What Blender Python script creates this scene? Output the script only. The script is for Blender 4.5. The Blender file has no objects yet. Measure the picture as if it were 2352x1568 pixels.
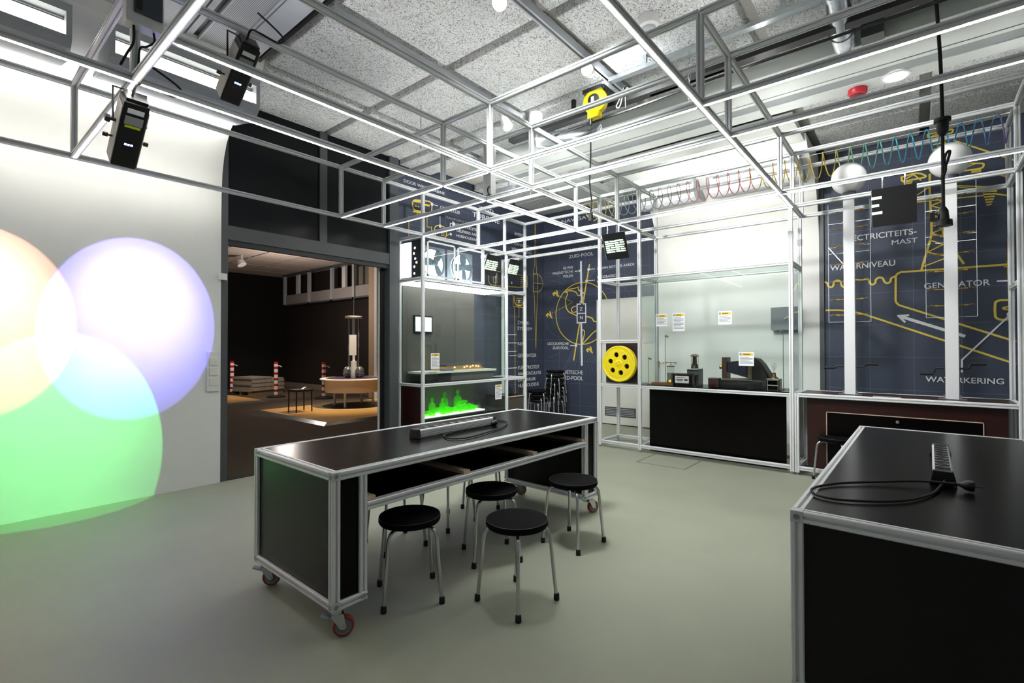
import bpy, bmesh, math, random
from mathutils import Vector, Matrix
random.seed(7)
C = bpy.context.scene.collection
scn = bpy.context.scene
PI = math.pi

# ------------------------------------------------------------------ camera, world, exposure
cam_d = bpy.data.cameras.new('camera'); cam = bpy.data.objects.new('camera', cam_d); C.objects.link(cam)
cam_d.sensor_width = 36.0; cam_d.sensor_fit = 'HORIZONTAL'; cam_d.lens = 17.2; cam_d.clip_start = 0.05; cam_d.clip_end = 200
right = Vector((0.63835, -0.76974, -0.00158)); up = Vector((-0.00732, -0.00812, 0.99994)); fw = Vector((0.76971, 0.6383, 0.01082))
m = Matrix.Identity(4)
for i in range(3):
    m[i][0] = right[i]; m[i][1] = up[i]; m[i][2] = -fw[i]
m[0][3], m[1][3], m[2][3] = 0, 0, 1.5
cam.matrix_world = m
scn.camera = cam
scn.view_settings.view_transform = 'Standard'
try: scn.view_settings.look = 'None'
except Exception: pass
scn.view_settings.gamma = 1.0
scn.view_settings.use_curve_mapping = False
scn.view_settings.exposure = 0.0
WASH = 30.0         # strips added on the frame's wall side, out of view, to brighten both vaults
UPFILL = 38.0      # radiance of unseen strips added above the upper beams to brighten the ceiling
LED = 36.0          # radiance of the LED strips under the overhead frame
NICHE = 5.0         # lit niches in the two vaults
w = bpy.data.worlds.new('world'); scn.world = w; w.use_nodes = True
bg = w.node_tree.nodes['Background']; bg.inputs[0].default_value = (0.9, 0.95, 1.0, 1); bg.inputs[1].default_value = 0.16

def lamp(kind, name, loc, aim, energy, color=(1, 1, 1), size=0.1, spot=None, blend=0.2):
    d = bpy.data.lights.new(name, kind); d.energy = energy; d.color = color
    if kind == 'SPOT':
        d.spot_size = math.radians(spot); d.spot_blend = blend; d.shadow_soft_size = size
    elif kind == 'AREA':
        d.shape = 'DISK'; d.size = size
    else:
        d.shadow_soft_size = size
    o = bpy.data.objects.new(name, d); C.objects.link(o); o.location = loc
    if aim is not None:
        o.rotation_euler = (Vector(aim) - Vector(loc)).to_track_quat('-Z', 'Y').to_euler()
    return o
# colour-mixing lamps that throw the three discs on the white wall
def colour_lamp(nm, loc, aim, rim, core, col):
    lamp('SPOT', nm + '_wash', loc, aim, rim, col, 0.012, 31.5, 0.02)
    lamp('SPOT', nm + '_core', loc, aim, core, col, 0.03, 31.5, 1.0)
colour_lamp('blue_lamp', (1.44, 3.985, 3.332), (1.36, 5.98, 1.87), 420, 1300, (0.22, 0.19, 1.0))
colour_lamp('green_lamp', (0.83, 4.06, 2.70), (0.80, 5.98, 0.80), 330, 240, (0.16, 1.0, 0.24))
colour_lamp('red_lamp', (0.25, 4.08, 3.17), (0.25, 5.98, 1.87), 300, 800, (1.0, 0.34, 0.22))
# ceiling spots of the room, added fill spots, and the warm spots of the hall beyond the doorway
lamp('SPOT', 'track_spot_light', (2.74, 2.38, 4.0), (5.4, 2.6, 0.0), 400, (0.97, 0.99, 1), 0.30, 105, 0.9)
lamp('SPOT', 'head_spot_light', (4.06, 2.37, 4.05), (4.9, 2.1, 4.33), 60, (0.95, 0.98, 1), 0.05, 120, 0.9)
lamp('SPOT', 'wall_spot_light', (4.34, 3.68, 3.98), (8.4, 5.1, 2.3), 330, (0.98, 0.99, 1), 0.12, 88, 0.8)  # added spot to brighten the globe drawing on the navy wall
lamp('SPOT', 'bench_spot_light', (4.08, 2.30, 3.98), (8.4, -.1, 2.0), 470, (0.98, 0.99, 1), 0.12, 80, 0.8)  # added spot that lifts the drawing behind the lamp bench
lamp('SPOT', 'door_spot_light', (4.02, 2.5, 3.98), (6.3, 6.1, 2.6), 380, (0.98, 0.99, 1), 0.12, 80, 0.8)  # added spot that brightens the turbine wall and its case
lamp('SPOT', 'down_light', (6.19, 0.148, 4.17), (6.19, 0.148, 0), 60, (1, 0.98, 0.95), 0.05, 110, 0.8)
lamp('SPOT', 'hall_spot_light', (6.6, 10.2, 4.0), (6.8, 10.9, 0.5), 800, (1.0, 0.80, 0.58), 0.08, 62, 0.8)
lamp('SPOT', 'hall_back_light', (5.8, 14.0, 4.0), (6.9, 16.4, 0.0), 330, (1.0, 0.82, 0.62), 0.08, 70, 0.8)
lamp('SPOT', 'hall_near_light', (5.2, 8.6, 3.9), (5.0, 9.0, 0), 60, (1.0, 0.82, 0.62), 0.1, 120, 0.9)
lamp('POINT', 'hall_ceiling_light', (6.5, 13.6, 2.9), None, 110, (1.0, 0.88, 0.80), 0.2)

# ------------------------------------------------------------------ materials
def lin(c):
    return tuple(((v / 255) / 12.92 if v / 255 <= 0.04045 else ((v / 255 + 0.055) / 1.055) ** 2.4) for v in c)
MATS = {}
def mat(name, rgb, rough=0.5, metal=0.0, noise=0.0, nscale=40, bump=0.0, bscale=60, emit=0.0, spec=0.5, coat=0.0):
    if name in MATS: return MATS[name]
    M = bpy.data.materials.new(name); M.use_nodes = True; nt = M.node_tree; b = nt.nodes['Principled BSDF']
    col = lin(rgb) + (1,)
    b.inputs['Base Color'].default_value = col; b.inputs['Roughness'].default_value = rough; b.inputs['Metallic'].default_value = metal
    b.inputs['Specular IOR Level'].default_value = spec; b.inputs['Coat Weight'].default_value = coat
    if noise or bump:
        tc = nt.nodes.new('ShaderNodeTexCoord')
    if noise:
        n = nt.nodes.new('ShaderNodeTexNoise'); n.inputs['Scale'].default_value = nscale; n.inputs['Detail'].default_value = 4
        nt.links.new(tc.outputs['Object'], n.inputs['Vector'])
        r = nt.nodes.new('ShaderNodeValToRGB'); r.color_ramp.elements[0].position = 0.3; r.color_ramp.elements[1].position = 0.7
        r.color_ramp.elements[0].color = tuple(v * (1 - noise) for v in col[:3]) + (1,)
        r.color_ramp.elements[1].color = tuple(min(1, v * (1 + noise)) for v in col[:3]) + (1,)
        nt.links.new(n.outputs['Fac'], r.inputs['Fac']); nt.links.new(r.outputs['Color'], b.inputs['Base Color'])
    if bump:
        n2 = nt.nodes.new('ShaderNodeTexNoise'); n2.inputs['Scale'].default_value = bscale; n2.inputs['Detail'].default_value = 3
        nt.links.new(tc.outputs['Object'], n2.inputs['Vector'])
        bp = nt.nodes.new('ShaderNodeBump'); bp.inputs['Strength'].default_value = bump; bp.inputs['Distance'].default_value = 0.01
        nt.links.new(n2.outputs['Fac'], bp.inputs['Height']); nt.links.new(bp.outputs['Normal'], b.inputs['Normal'])
    if emit:
        b.inputs['Emission Color'].default_value = col; b.inputs['Emission Strength'].default_value = emit
    MATS[name] = M
    return M
def glass(name, tint, gloss=(1, 1, 1), ior=1.45, rough=0.0):
    if name in MATS: return MATS[name]
    M = bpy.data.materials.new(name); M.use_nodes = True; nt = M.node_tree
    nt.nodes.remove(nt.nodes['Principled BSDF']); out = nt.nodes['Material Output']
    t = nt.nodes.new('ShaderNodeBsdfTransparent'); t.inputs[0].default_value = tint + (1,)
    g = nt.nodes.new('ShaderNodeBsdfGlossy'); g.inputs['Color'].default_value = gloss + (1,); g.inputs['Roughness'].default_value = rough
    f = nt.nodes.new('ShaderNodeFresnel'); f.inputs['IOR'].default_value = ior
    mx = nt.nodes.new('ShaderNodeMixShader')
    ge = nt.nodes.new('ShaderNodeNewGeometry'); inv = nt.nodes.new('ShaderNodeMath'); inv.operation = 'SUBTRACT'; inv.inputs[0].default_value = 1.0
    mu = nt.nodes.new('ShaderNodeMath'); mu.operation = 'MULTIPLY'
    nt.links.new(ge.outputs['Backfacing'], inv.inputs[1]); nt.links.new(inv.outputs[0], mu.inputs[0]); nt.links.new(f.outputs[0], mu.inputs[1])
    nt.links.new(mu.outputs[0], mx.inputs[0]); nt.links.new(t.outputs[0], mx.inputs[1]); nt.links.new(g.outputs[0], mx.inputs[2])
    nt.links.new(mx.outputs[0], out.inputs['Surface'])
    MATS[name] = M
    return M
ALU = mat('brushed_aluminium', (232, 234, 234), 0.38, 0.12, noise=0.012, nscale=30)
SLOT = mat('profile_end', (205, 207, 207), 0.45, 0.15, noise=0.05)
WASHM = mat('added_wash_diffuser', (255, 252, 244), 0.5, emit=WASH)
WASHR = mat('added_bay_wash_diffuser', (255, 252, 244), 0.5, emit=WASH * 2.4)
UPM = mat('added_uplight_diffuser', (255, 253, 250), 0.5, emit=UPFILL)
LEDM = mat('led_diffuser', (255, 253, 250), 0.5, emit=LED)
WHITE = mat('white_plaster', (232, 233, 230), 0.75, noise=0.02, nscale=3, bump=0.05, bscale=14)
CREAM = mat('painted_white_panel', (222, 222, 214), 0.6, noise=0.02, nscale=5)
GREYM = mat('grey_sheet_metal', (168, 173, 178), 0.5, 0.0, noise=0.03, nscale=8)
NICHEM = mat('niche_diffuser', (255, 252, 240), 0.6, emit=NICHE)
FLOOR = mat('grey_green_linoleum', (152, 156, 138), 0.55, noise=0.035, nscale=2.2, bump=0.02, bscale=300, spec=0.35)
BLACK = mat('black_laminate', (7, 5, 5), 0.24, noise=0.1, nscale=60, spec=0.13)
DARKRED = mat('dark_brown_laminate', (44, 17, 13), 0.35, noise=0.15, nscale=50)
BLKPLA = mat('black_plastic', (16, 16, 17), 0.42, noise=0.08)
BLKRUB = mat('black_rubber', (12, 12, 13), 0.7, noise=0.1)
CHROME = mat('satin_chrome', (200, 201, 203), 0.22, 0.9, noise=0.03)
FABRIC = mat('black_leatherette', (4, 4, 4), 0.8, noise=0.12, nscale=90, bump=0.1, bscale=400, spec=0.12)
PIPING = mat('dark_grey_piping', (40, 40, 40), 0.5, noise=0.1)
RED = mat('red_polyurethane', (150, 45, 32), 0.4, noise=0.06)
YEL = mat('yellow_plastic', (250, 226, 14), 0.35, noise=0.03)
PLY = mat('birch_plywood_edge', (205, 186, 160), 0.6, noise=0.12, nscale=40)
NAVY = mat('navy_printed_wall', (60, 67, 84), 0.5, noise=0.06, nscale=2)
INKW = mat('white_print', (226, 228, 232), 0.6, noise=0.02)
INKY = mat('yellow_print', (226, 200, 84), 0.6, noise=0.03)
INKG = mat('pale_blue_print', (92, 104, 124), 0.6, noise=0.03)
FRAMEG = mat('anthracite_frame', (74, 78, 80), 0.45, noise=0.05)
DGLASS = mat('dark_glazing', (14, 16, 20), 0.3, noise=0.1, nscale=6, spec=0.2)
CARPET = mat('brown_carpet', (74, 62, 48), 0.95, noise=0.25, nscale=160, bump=0.4, bscale=300)
PLATF = mat('orange_ply_floor', (206, 160, 92), 0.35, noise=0.06, nscale=8)
DKBR = mat('dark_inlay', (58, 38, 24), 0.4, noise=0.1)
CURT = mat('black_drape', (7, 7, 9), 0.9, noise=0.2)
BRASS = mat('brass', (186, 146, 66), 0.28, 0.9, noise=0.05)
OLDW = mat('old_mahogany', (62, 36, 24), 0.4, noise=0.25, nscale=25)
BELL = mat('blue_black_bellows', (26, 32, 46), 0.6, noise=0.1)
PAPER = mat('white_card', (238, 240, 242), 0.6, noise=0.01)
INKB = mat('grey_text_lines', (150, 152, 156), 0.7, noise=0.02)
CARDY = mat('yellow_card_header', (222, 190, 50), 0.6, noise=0.02)
CARDR = mat('dark_red_ink', (120, 40, 50), 0.6, noise=0.02)
GALV = mat('galvanised_steel', (176, 182, 186), 0.25, 0.85, noise=0.10, nscale=22)
WPLA = mat('white_plastic', (228, 228, 226), 0.4, noise=0.01)
OPAL = mat('opal_globe', (246, 246, 244), 0.3, noise=0.01)
GLS = glass('clear_glass', (0.93, 0.965, 0.95))
ACR = glass('clear_acrylic', (0.94, 0.96, 0.97), ior=1.5)
GRN = glass('green_bottle_glass', (0.62, 0.98, 0.42), (0.7, 1, 0.6), 1.5, 0.03)
nt_ = GRN.node_tree; tl_ = nt_.nodes.new('ShaderNodeBsdfTranslucent'); tl_.inputs[0].default_value = (0.22, 0.95, 0.05, 1)
df_ = nt_.nodes.new('ShaderNodeBsdfDiffuse'); df_.inputs[0].default_value = (0.16, 0.85, 0.04, 1)
ad_ = nt_.nodes.new('ShaderNodeMixShader'); m2_ = nt_.nodes.new('ShaderNodeMixShader'); m2_.inputs[0].default_value = 0.42
old_ = nt_.nodes['Material Output'].inputs['Surface'].links[0].from_socket
nt_.links.new(tl_.outputs[0], ad_.inputs[1]); nt_.links.new(df_.outputs[0], ad_.inputs[2])
nt_.links.new(old_, m2_.inputs[1]); nt_.links.new(ad_.outputs[0], m2_.inputs[2]); nt_.links.new(m2_.outputs[0], nt_.nodes['Material Output'].inputs['Surface'])
CLRB = glass('bulb_glass', (0.93, 0.93, 0.9), ior=1.6)

def woodwool():
    M = bpy.data.materials.new('wood_wool_board'); M.use_nodes = True; nt = M.node_tree; b = nt.nodes['Principled BSDF']
    tc = nt.nodes.new('ShaderNodeTexCoord'); b.inputs['Roughness'].default_value = 0.9
    n = nt.nodes.new('ShaderNodeTexNoise'); n.inputs['Scale'].default_value = 34; n.inputs['Detail'].default_value = 5; n.inputs['Distortion'].default_value = 2.5
    r = nt.nodes.new('ShaderNodeValToRGB')
    r.color_ramp.elements[0].position = 0.36; r.color_ramp.elements[0].color = lin((128, 130, 130)) + (1,)
    r.color_ramp.elements[1].position = 0.52; r.color_ramp.elements[1].color = lin((222, 224, 223)) + (1,)
    bp = nt.nodes.new('ShaderNodeBump'); bp.inputs['Strength'].default_value = 0.7; bp.inputs['Distance'].default_value = 0.015
    nt.links.new(tc.outputs['Object'], n.inputs['Vector']); nt.links.new(n.outputs['Fac'], r.inputs['Fac'])
    nt.links.new(r.outputs['Color'], b.inputs['Base Color']); nt.links.new(n.outputs['Fac'], bp.inputs['Height']); nt.links.new(bp.outputs['Normal'], b.inputs['Normal'])
    return M
WOOL = woodwool()
def perforated():
    M = bpy.data.materials.new('perforated_metal'); M.use_nodes = True; nt = M.node_tree; b = nt.nodes['Principled BSDF']
    tc = nt.nodes.new('ShaderNodeTexCoord'); b.inputs['Roughness'].default_value = 0.5
    wv = nt.nodes.new('ShaderNodeTexWave'); wv.inputs['Scale'].default_value = 26; wv.bands_direction = 'X'
    r = nt.nodes.new('ShaderNodeValToRGB'); r.color_ramp.elements[0].color = lin((96, 100, 104)) + (1,); r.color_ramp.elements[1].color = lin((196, 200, 202)) + (1,)
    nt.links.new(tc.outputs['Object'], wv.inputs['Vector']); nt.links.new(wv.outputs['Fac'], r.inputs['Fac']); nt.links.new(r.outputs['Color'], b.inputs['Base Color'])
    return M
PERF = perforated()
def spectrum():
    M = bpy.data.materials.new('rainbow_wire'); M.use_nodes = True; nt = M.node_tree; b = nt.nodes['Principled BSDF']
    tc = nt.nodes.new('ShaderNodeTexCoord'); sp = nt.nodes.new('ShaderNodeSeparateXYZ'); r = nt.nodes.new('ShaderNodeValToRGB')
    b.inputs['Roughness'].default_value = 0.35
    stops = [(0.0, (120, 96, 150)), (0.06, (52, 150, 196)), (0.17, (70, 180, 214)), (0.26, (140, 214, 180)), (0.31, (226, 196, 70)), (0.47, (226, 184, 84)),
             (0.50, (206, 110, 120)), (0.64, (210, 130, 142)), (0.72, (176, 176, 168)), (0.88, (140, 172, 184)), (0.92, (226, 204, 96)), (1.0, (226, 204, 96))]
    while len(r.color_ramp.elements) < len(stops): r.color_ramp.elements.new(0.5)
    for e, (p, c) in zip(r.color_ramp.elements, stops):
        e.position = p; e.color = lin(c) + (1,)
    nt.links.new(tc.outputs['Generated'], sp.inputs[0]); nt.links.new(sp.outputs['Y'], r.inputs['Fac']); nt.links.new(r.outputs['Color'], b.inputs['Base Color'])
    return M

# ------------------------------------------------------------------ geometry helpers
ROOTM = {}
class MB:
    def __init__(s): s.bm = bmesh.new()
    def box(s, a, b, rot=None, piv=None):
        vs = [Vector((x, y, z)) for z in (a[2], b[2]) for y in (a[1], b[1]) for x in (a[0], b[0])]
        if rot is not None:
            piv = Vector(piv) if piv is not None else (Vector(a) + Vector(b)) / 2
            vs = [rot @ (v - piv) + piv for v in vs]
        v = [s.bm.verts.new(p) for p in vs]
        for f in ((0, 2, 3, 1), (4, 5, 7, 6), (0, 1, 5, 4), (2, 6, 7, 3), (0, 4, 6, 2), (1, 3, 7, 5)):
            s.bm.faces.new([v[i] for i in f])
        return s
    def loft(s, rings, cap=True, closed=True):
        vr = [[s.bm.verts.new(p) for p in r] for r in rings]
        n = len(vr[0])
        for a, b in zip(vr, vr[1:]):
            for i in range(n if closed else n - 1):
                j = (i + 1) % n
                s.bm.faces.new((a[i], a[j], b[j], b[i]))
        if cap and closed:
            s.bm.faces.new(list(reversed(vr[0]))); s.bm.faces.new(vr[-1])
        return s
    def cyl(s, p0, p1, r0, r1=None, seg=16):
        r1 = r0 if r1 is None else r1
        p0, p1 = Vector(p0), Vector(p1); q = (p1 - p0).to_track_quat('Z', 'Y')
        ring = lambda p, r: [p + q @ Vector((r * math.cos(2 * PI * i / seg), r * math.sin(2 * PI * i / seg), 0)) for i in range(seg)]
        return s.loft([ring(p0, r0), ring(p1, r1)])
    def lathe(s, prof, c=(0, 0, 0), axis=(0, 0, 1), seg=24, cap=True):
        q = Vector(axis).to_track_quat('Z', 'Y'); c = Vector(c)
        return s.loft([[c + q @ Vector((r * math.cos(2 * PI * i / seg), r * math.sin(2 * PI * i / seg), h)) for i in range(seg)] for r, h in prof], cap)
    def tube(s, pts, r, seg=8, smooth=0, closed=False):
        P = [Vector(p) for p in pts]
        if smooth:
            Q = []
            n = len(P)
            for i in range(n if closed else n - 1):
                g = lambda k: P[k % n] if closed else P[max(0, min(n - 1, k))]
                a, b, c, d = g(i - 1), g(i), g(i + 1), g(i + 2)
                for k in range(smooth):
                    t = k / smooth
                    Q.append(0.5 * ((2 * b) + (c - a) * t + (2 * a - 5 * b + 4 * c - d) * t * t + (3 * b - a - 3 * c + d) * t ** 3))
            if not closed: Q.append(P[-1])
            P = Q
        rings = []; n = len(P); nrm = None
        for i, p in enumerate(P):
            t = (P[(i + 1) % n] - P[i - 1]) if closed else (P[min(n - 1, i + 1)] - P[max(0, i - 1)])
            t.normalize()
            if nrm is None:
                nrm = t.orthogonal().normalized()
            nrm = (nrm - t * nrm.dot(t))
            if nrm.length < 1e-6: nrm = t.orthogonal()
            nrm.normalize(); bn = t.cross(nrm)
            rings.append([p + r * (math.cos(2 * PI * k / seg) * nrm + math.sin(2 * PI * k / seg) * bn) for k in range(seg)])
        if closed: rings.append(rings[0])
        return s.loft(rings, not closed)
    def prism(s, poly, plane, d0, d1):
        # poly in 2D; plane 'X','Y' or 'Z' is the extrusion axis
        def P(u, v, d):
            return Vector((d, u, v)) if plane == 'X' else Vector((u, d, v)) if plane == 'Y' else Vector((u, v, d))
        return s.loft([[P(u, v, d0) for u, v in poly], [P(u, v, d1) for u, v in poly]])
    def sphere(s, c, r, seg=24, rings=14, sx=1, sy=1, sz=1):
        pr = []
        for i in range(rings + 1):
            a = -PI / 2 + PI * i / rings
            pr.append((max(1e-4, math.cos(a)), math.sin(a)))
        c = Vector(c)
        return s.loft([[c + Vector((r * sx * q * math.cos(2 * PI * k / seg), r * sy * q * math.sin(2 * PI * k / seg), r * sz * h)) for k in range(seg)] for q, h in pr])
    def profile(s, p0, p1, w=0.045, slot=0.0065, depth=0.014):
        # slotted aluminium extrusion
        p0, p1 = Vector(p0), Vector(p1); d = (p1 - p0)
        ax = max(range(3), key=lambda i: abs(d[i]))
        u, v = [(Vector((0, 1, 0)), Vector((0, 0, 1))), (Vector((1, 0, 0)), Vector((0, 0, 1))), (Vector((1, 0, 0)), Vector((0, 1, 0)))][ax]
        h = w / 2; c = 0.004
        side = [(-h + c, -h), (-slot, -h), (-slot, -h + depth), (slot, -h + depth), (slot, -h), (h - c, -h)]
        pts = []
        for k in range(4):
            cs, sn = round(math.cos(k * PI / 2)), round(math.sin(k * PI / 2))
            pts += [(x * cs - y * sn, x * sn + y * cs) for x, y in side]
        return s.loft([[p + u * a + v * b for a, b in pts] for p in (p0, p1)])
    def build(s, name, m, parent=None, smooth=False, bevel=0.0):
        bm = s.bm
        bmesh.ops.recalc_face_normals(bm, faces=bm.faces)
        me = bpy.data.meshes.new(name)
        if parent is not None:
            inv = ROOTM[parent.name].inverted(); bm.transform(inv)
            loc = Vector((0, 0, 0))
        else:
            xs = [v.co for v in bm.verts]
            loc = Vector([(min(p[i] for p in xs) + max(p[i] for p in xs)) / 2 if i < 2 else min(p[i] for p in xs) for i in range(3)])
            bm.transform(Matrix.Translation(-loc))
        if smooth:
            for f in bm.faces: f.smooth = True
        bm.to_mesh(me); bm.free(); me.materials.append(m)
        if smooth: 
            try: me.set_sharp_from_angle(angle=math.radians(42))
            except Exception: pass
        o = bpy.data.objects.new(name, me); C.objects.link(o)
        if parent is not None:
            o.parent = parent; ROOTM[o.name] = ROOTM[parent.name]
        else:
            o.location = loc; ROOTM[o.name] = Matrix.Translation(loc)
        if bevel:
            md = o.modifiers.new('edge', 'BEVEL'); md.width = bevel; md.segments = 2; md.limit_method = 'ANGLE'
        return o
def thing(name, label, cat, loc=(0, 0, 0), rz=0.0, group=None):
    o = bpy.data.objects.new(name, None); C.objects.link(o); o.location = loc; o.rotation_euler = (0, 0, rz); o.empty_display_size = 0.1
    o['label'] = label; o['category'] = cat
    if group: o['group'] = group
    ROOTM[o.name] = Matrix.Translation(Vector(loc)) @ Matrix.Rotation(rz, 4, 'Z')
    return o
def tag(o, label, cat, group=None):
    o['label'] = label; o['category'] = cat
    if group: o['group'] = group
    return o
def struct(o, label=None):
    o['kind'] = 'structure'
    o['label'] = label or o.name.replace('_', ' '); o['category'] = o.name.split('_')[0]
    return o
def L2W(o, p): return ROOTM[o.name] @ Vector(p)
class LMB(MB):
    # shapes given in a thing's own coordinates
    def build(s, name, m, parent, smooth=False, bevel=0.0):
        s.bm.transform(ROOTM[parent.name]); return MB.build(s, name, m, parent, smooth, bevel)
def copy_tree(o, parent=None):
    c = o.copy(); C.objects.link(c)
    if parent is not None: c.parent = parent
    for ch in [x for x in KIDS.get(o.name, list(o.children))]: copy_tree(ch, c)
    return c
KIDS = {}
def add_text(bm, s, orig, width, cap, plane, dist, off=0.012):
    # lettering as real mesh in a wall plane; plane 'X' faces -X (u runs towards -Y), plane 'Y' faces -Y (u runs towards +X)
    cu = bpy.data.curves.new('lettering', 'FONT'); cu.body = s; cu.size = 1.0; cu.offset = 0.0 if 'M' in s else off; cu.extrude = 0.0
    ob = bpy.data.objects.new('lettering', cu)
    me = bpy.data.meshes.new_from_object(ob)
    vs = [v.co.copy() for v in me.vertices]
    if not vs: return
    x0, x1 = min(v.x for v in vs), max(v.x for v in vs); H = 0.729
    mp = []
    for v in vs:
        u = (v.x - x0) / (x1 - x0) * width; h = v.y / H * cap
        if plane == 'X': p = (dist, orig[0] - u, orig[1] + h)
        elif plane == 'Y': p = (orig[0] + u, dist, orig[1] + h)
        else: p = plane(u, h)
        mp.append(bm.verts.new(p))
    for f in me.polygons:
        try: bm.faces.new([mp[i] for i in f.vertices])
        except ValueError: pass
    bpy.data.objects.remove(ob); bpy.data.curves.remove(cu); bpy.data.meshes.remove(me)
def stroke(bm, pts, wd, plane, dist, closed=False, round_=0.0):
    P = [Vector((p[0], p[1])) for p in pts]
    if round_ and len(P) > 2:
        Q = []
        for i, p in enumerate(P):
            a, b = P[i - 1], P[(i + 1) % len(P)]
            if not closed and i in (0, len(P) - 1): Q.append(p); continue
            u, v = (a - p), (b - p); r = min(round_, u.length * .45, v.length * .45)
            if r < .004: Q.append(p); continue
            s0, s1 = p + u.normalized() * r, p + v.normalized() * r
            for t in (0, .25, .5, .75, 1): Q.append(s0 * (1 - t) ** 2 + p * 2 * t * (1 - t) + s1 * t * t)
        P = Q
    if closed: P = P + [P[0]]
    for k, (a, b) in enumerate(zip(P, P[1:])):
        d = (b - a)
        if d.length < 1e-5: continue
        d.normalize(); n = Vector((-d.y, d.x)) * wd / 2; e = d * wd * 0.4
        q = [a - e + n, b + e + n, b + e - n, a - e - n]
        dd = dist - 0.00008 * (k % 9)
        bm.faces.new([bm.verts.new((dd, u.x, u.y) if plane == 'X' else (u.x, dd, u.y)) for u in q])

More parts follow.
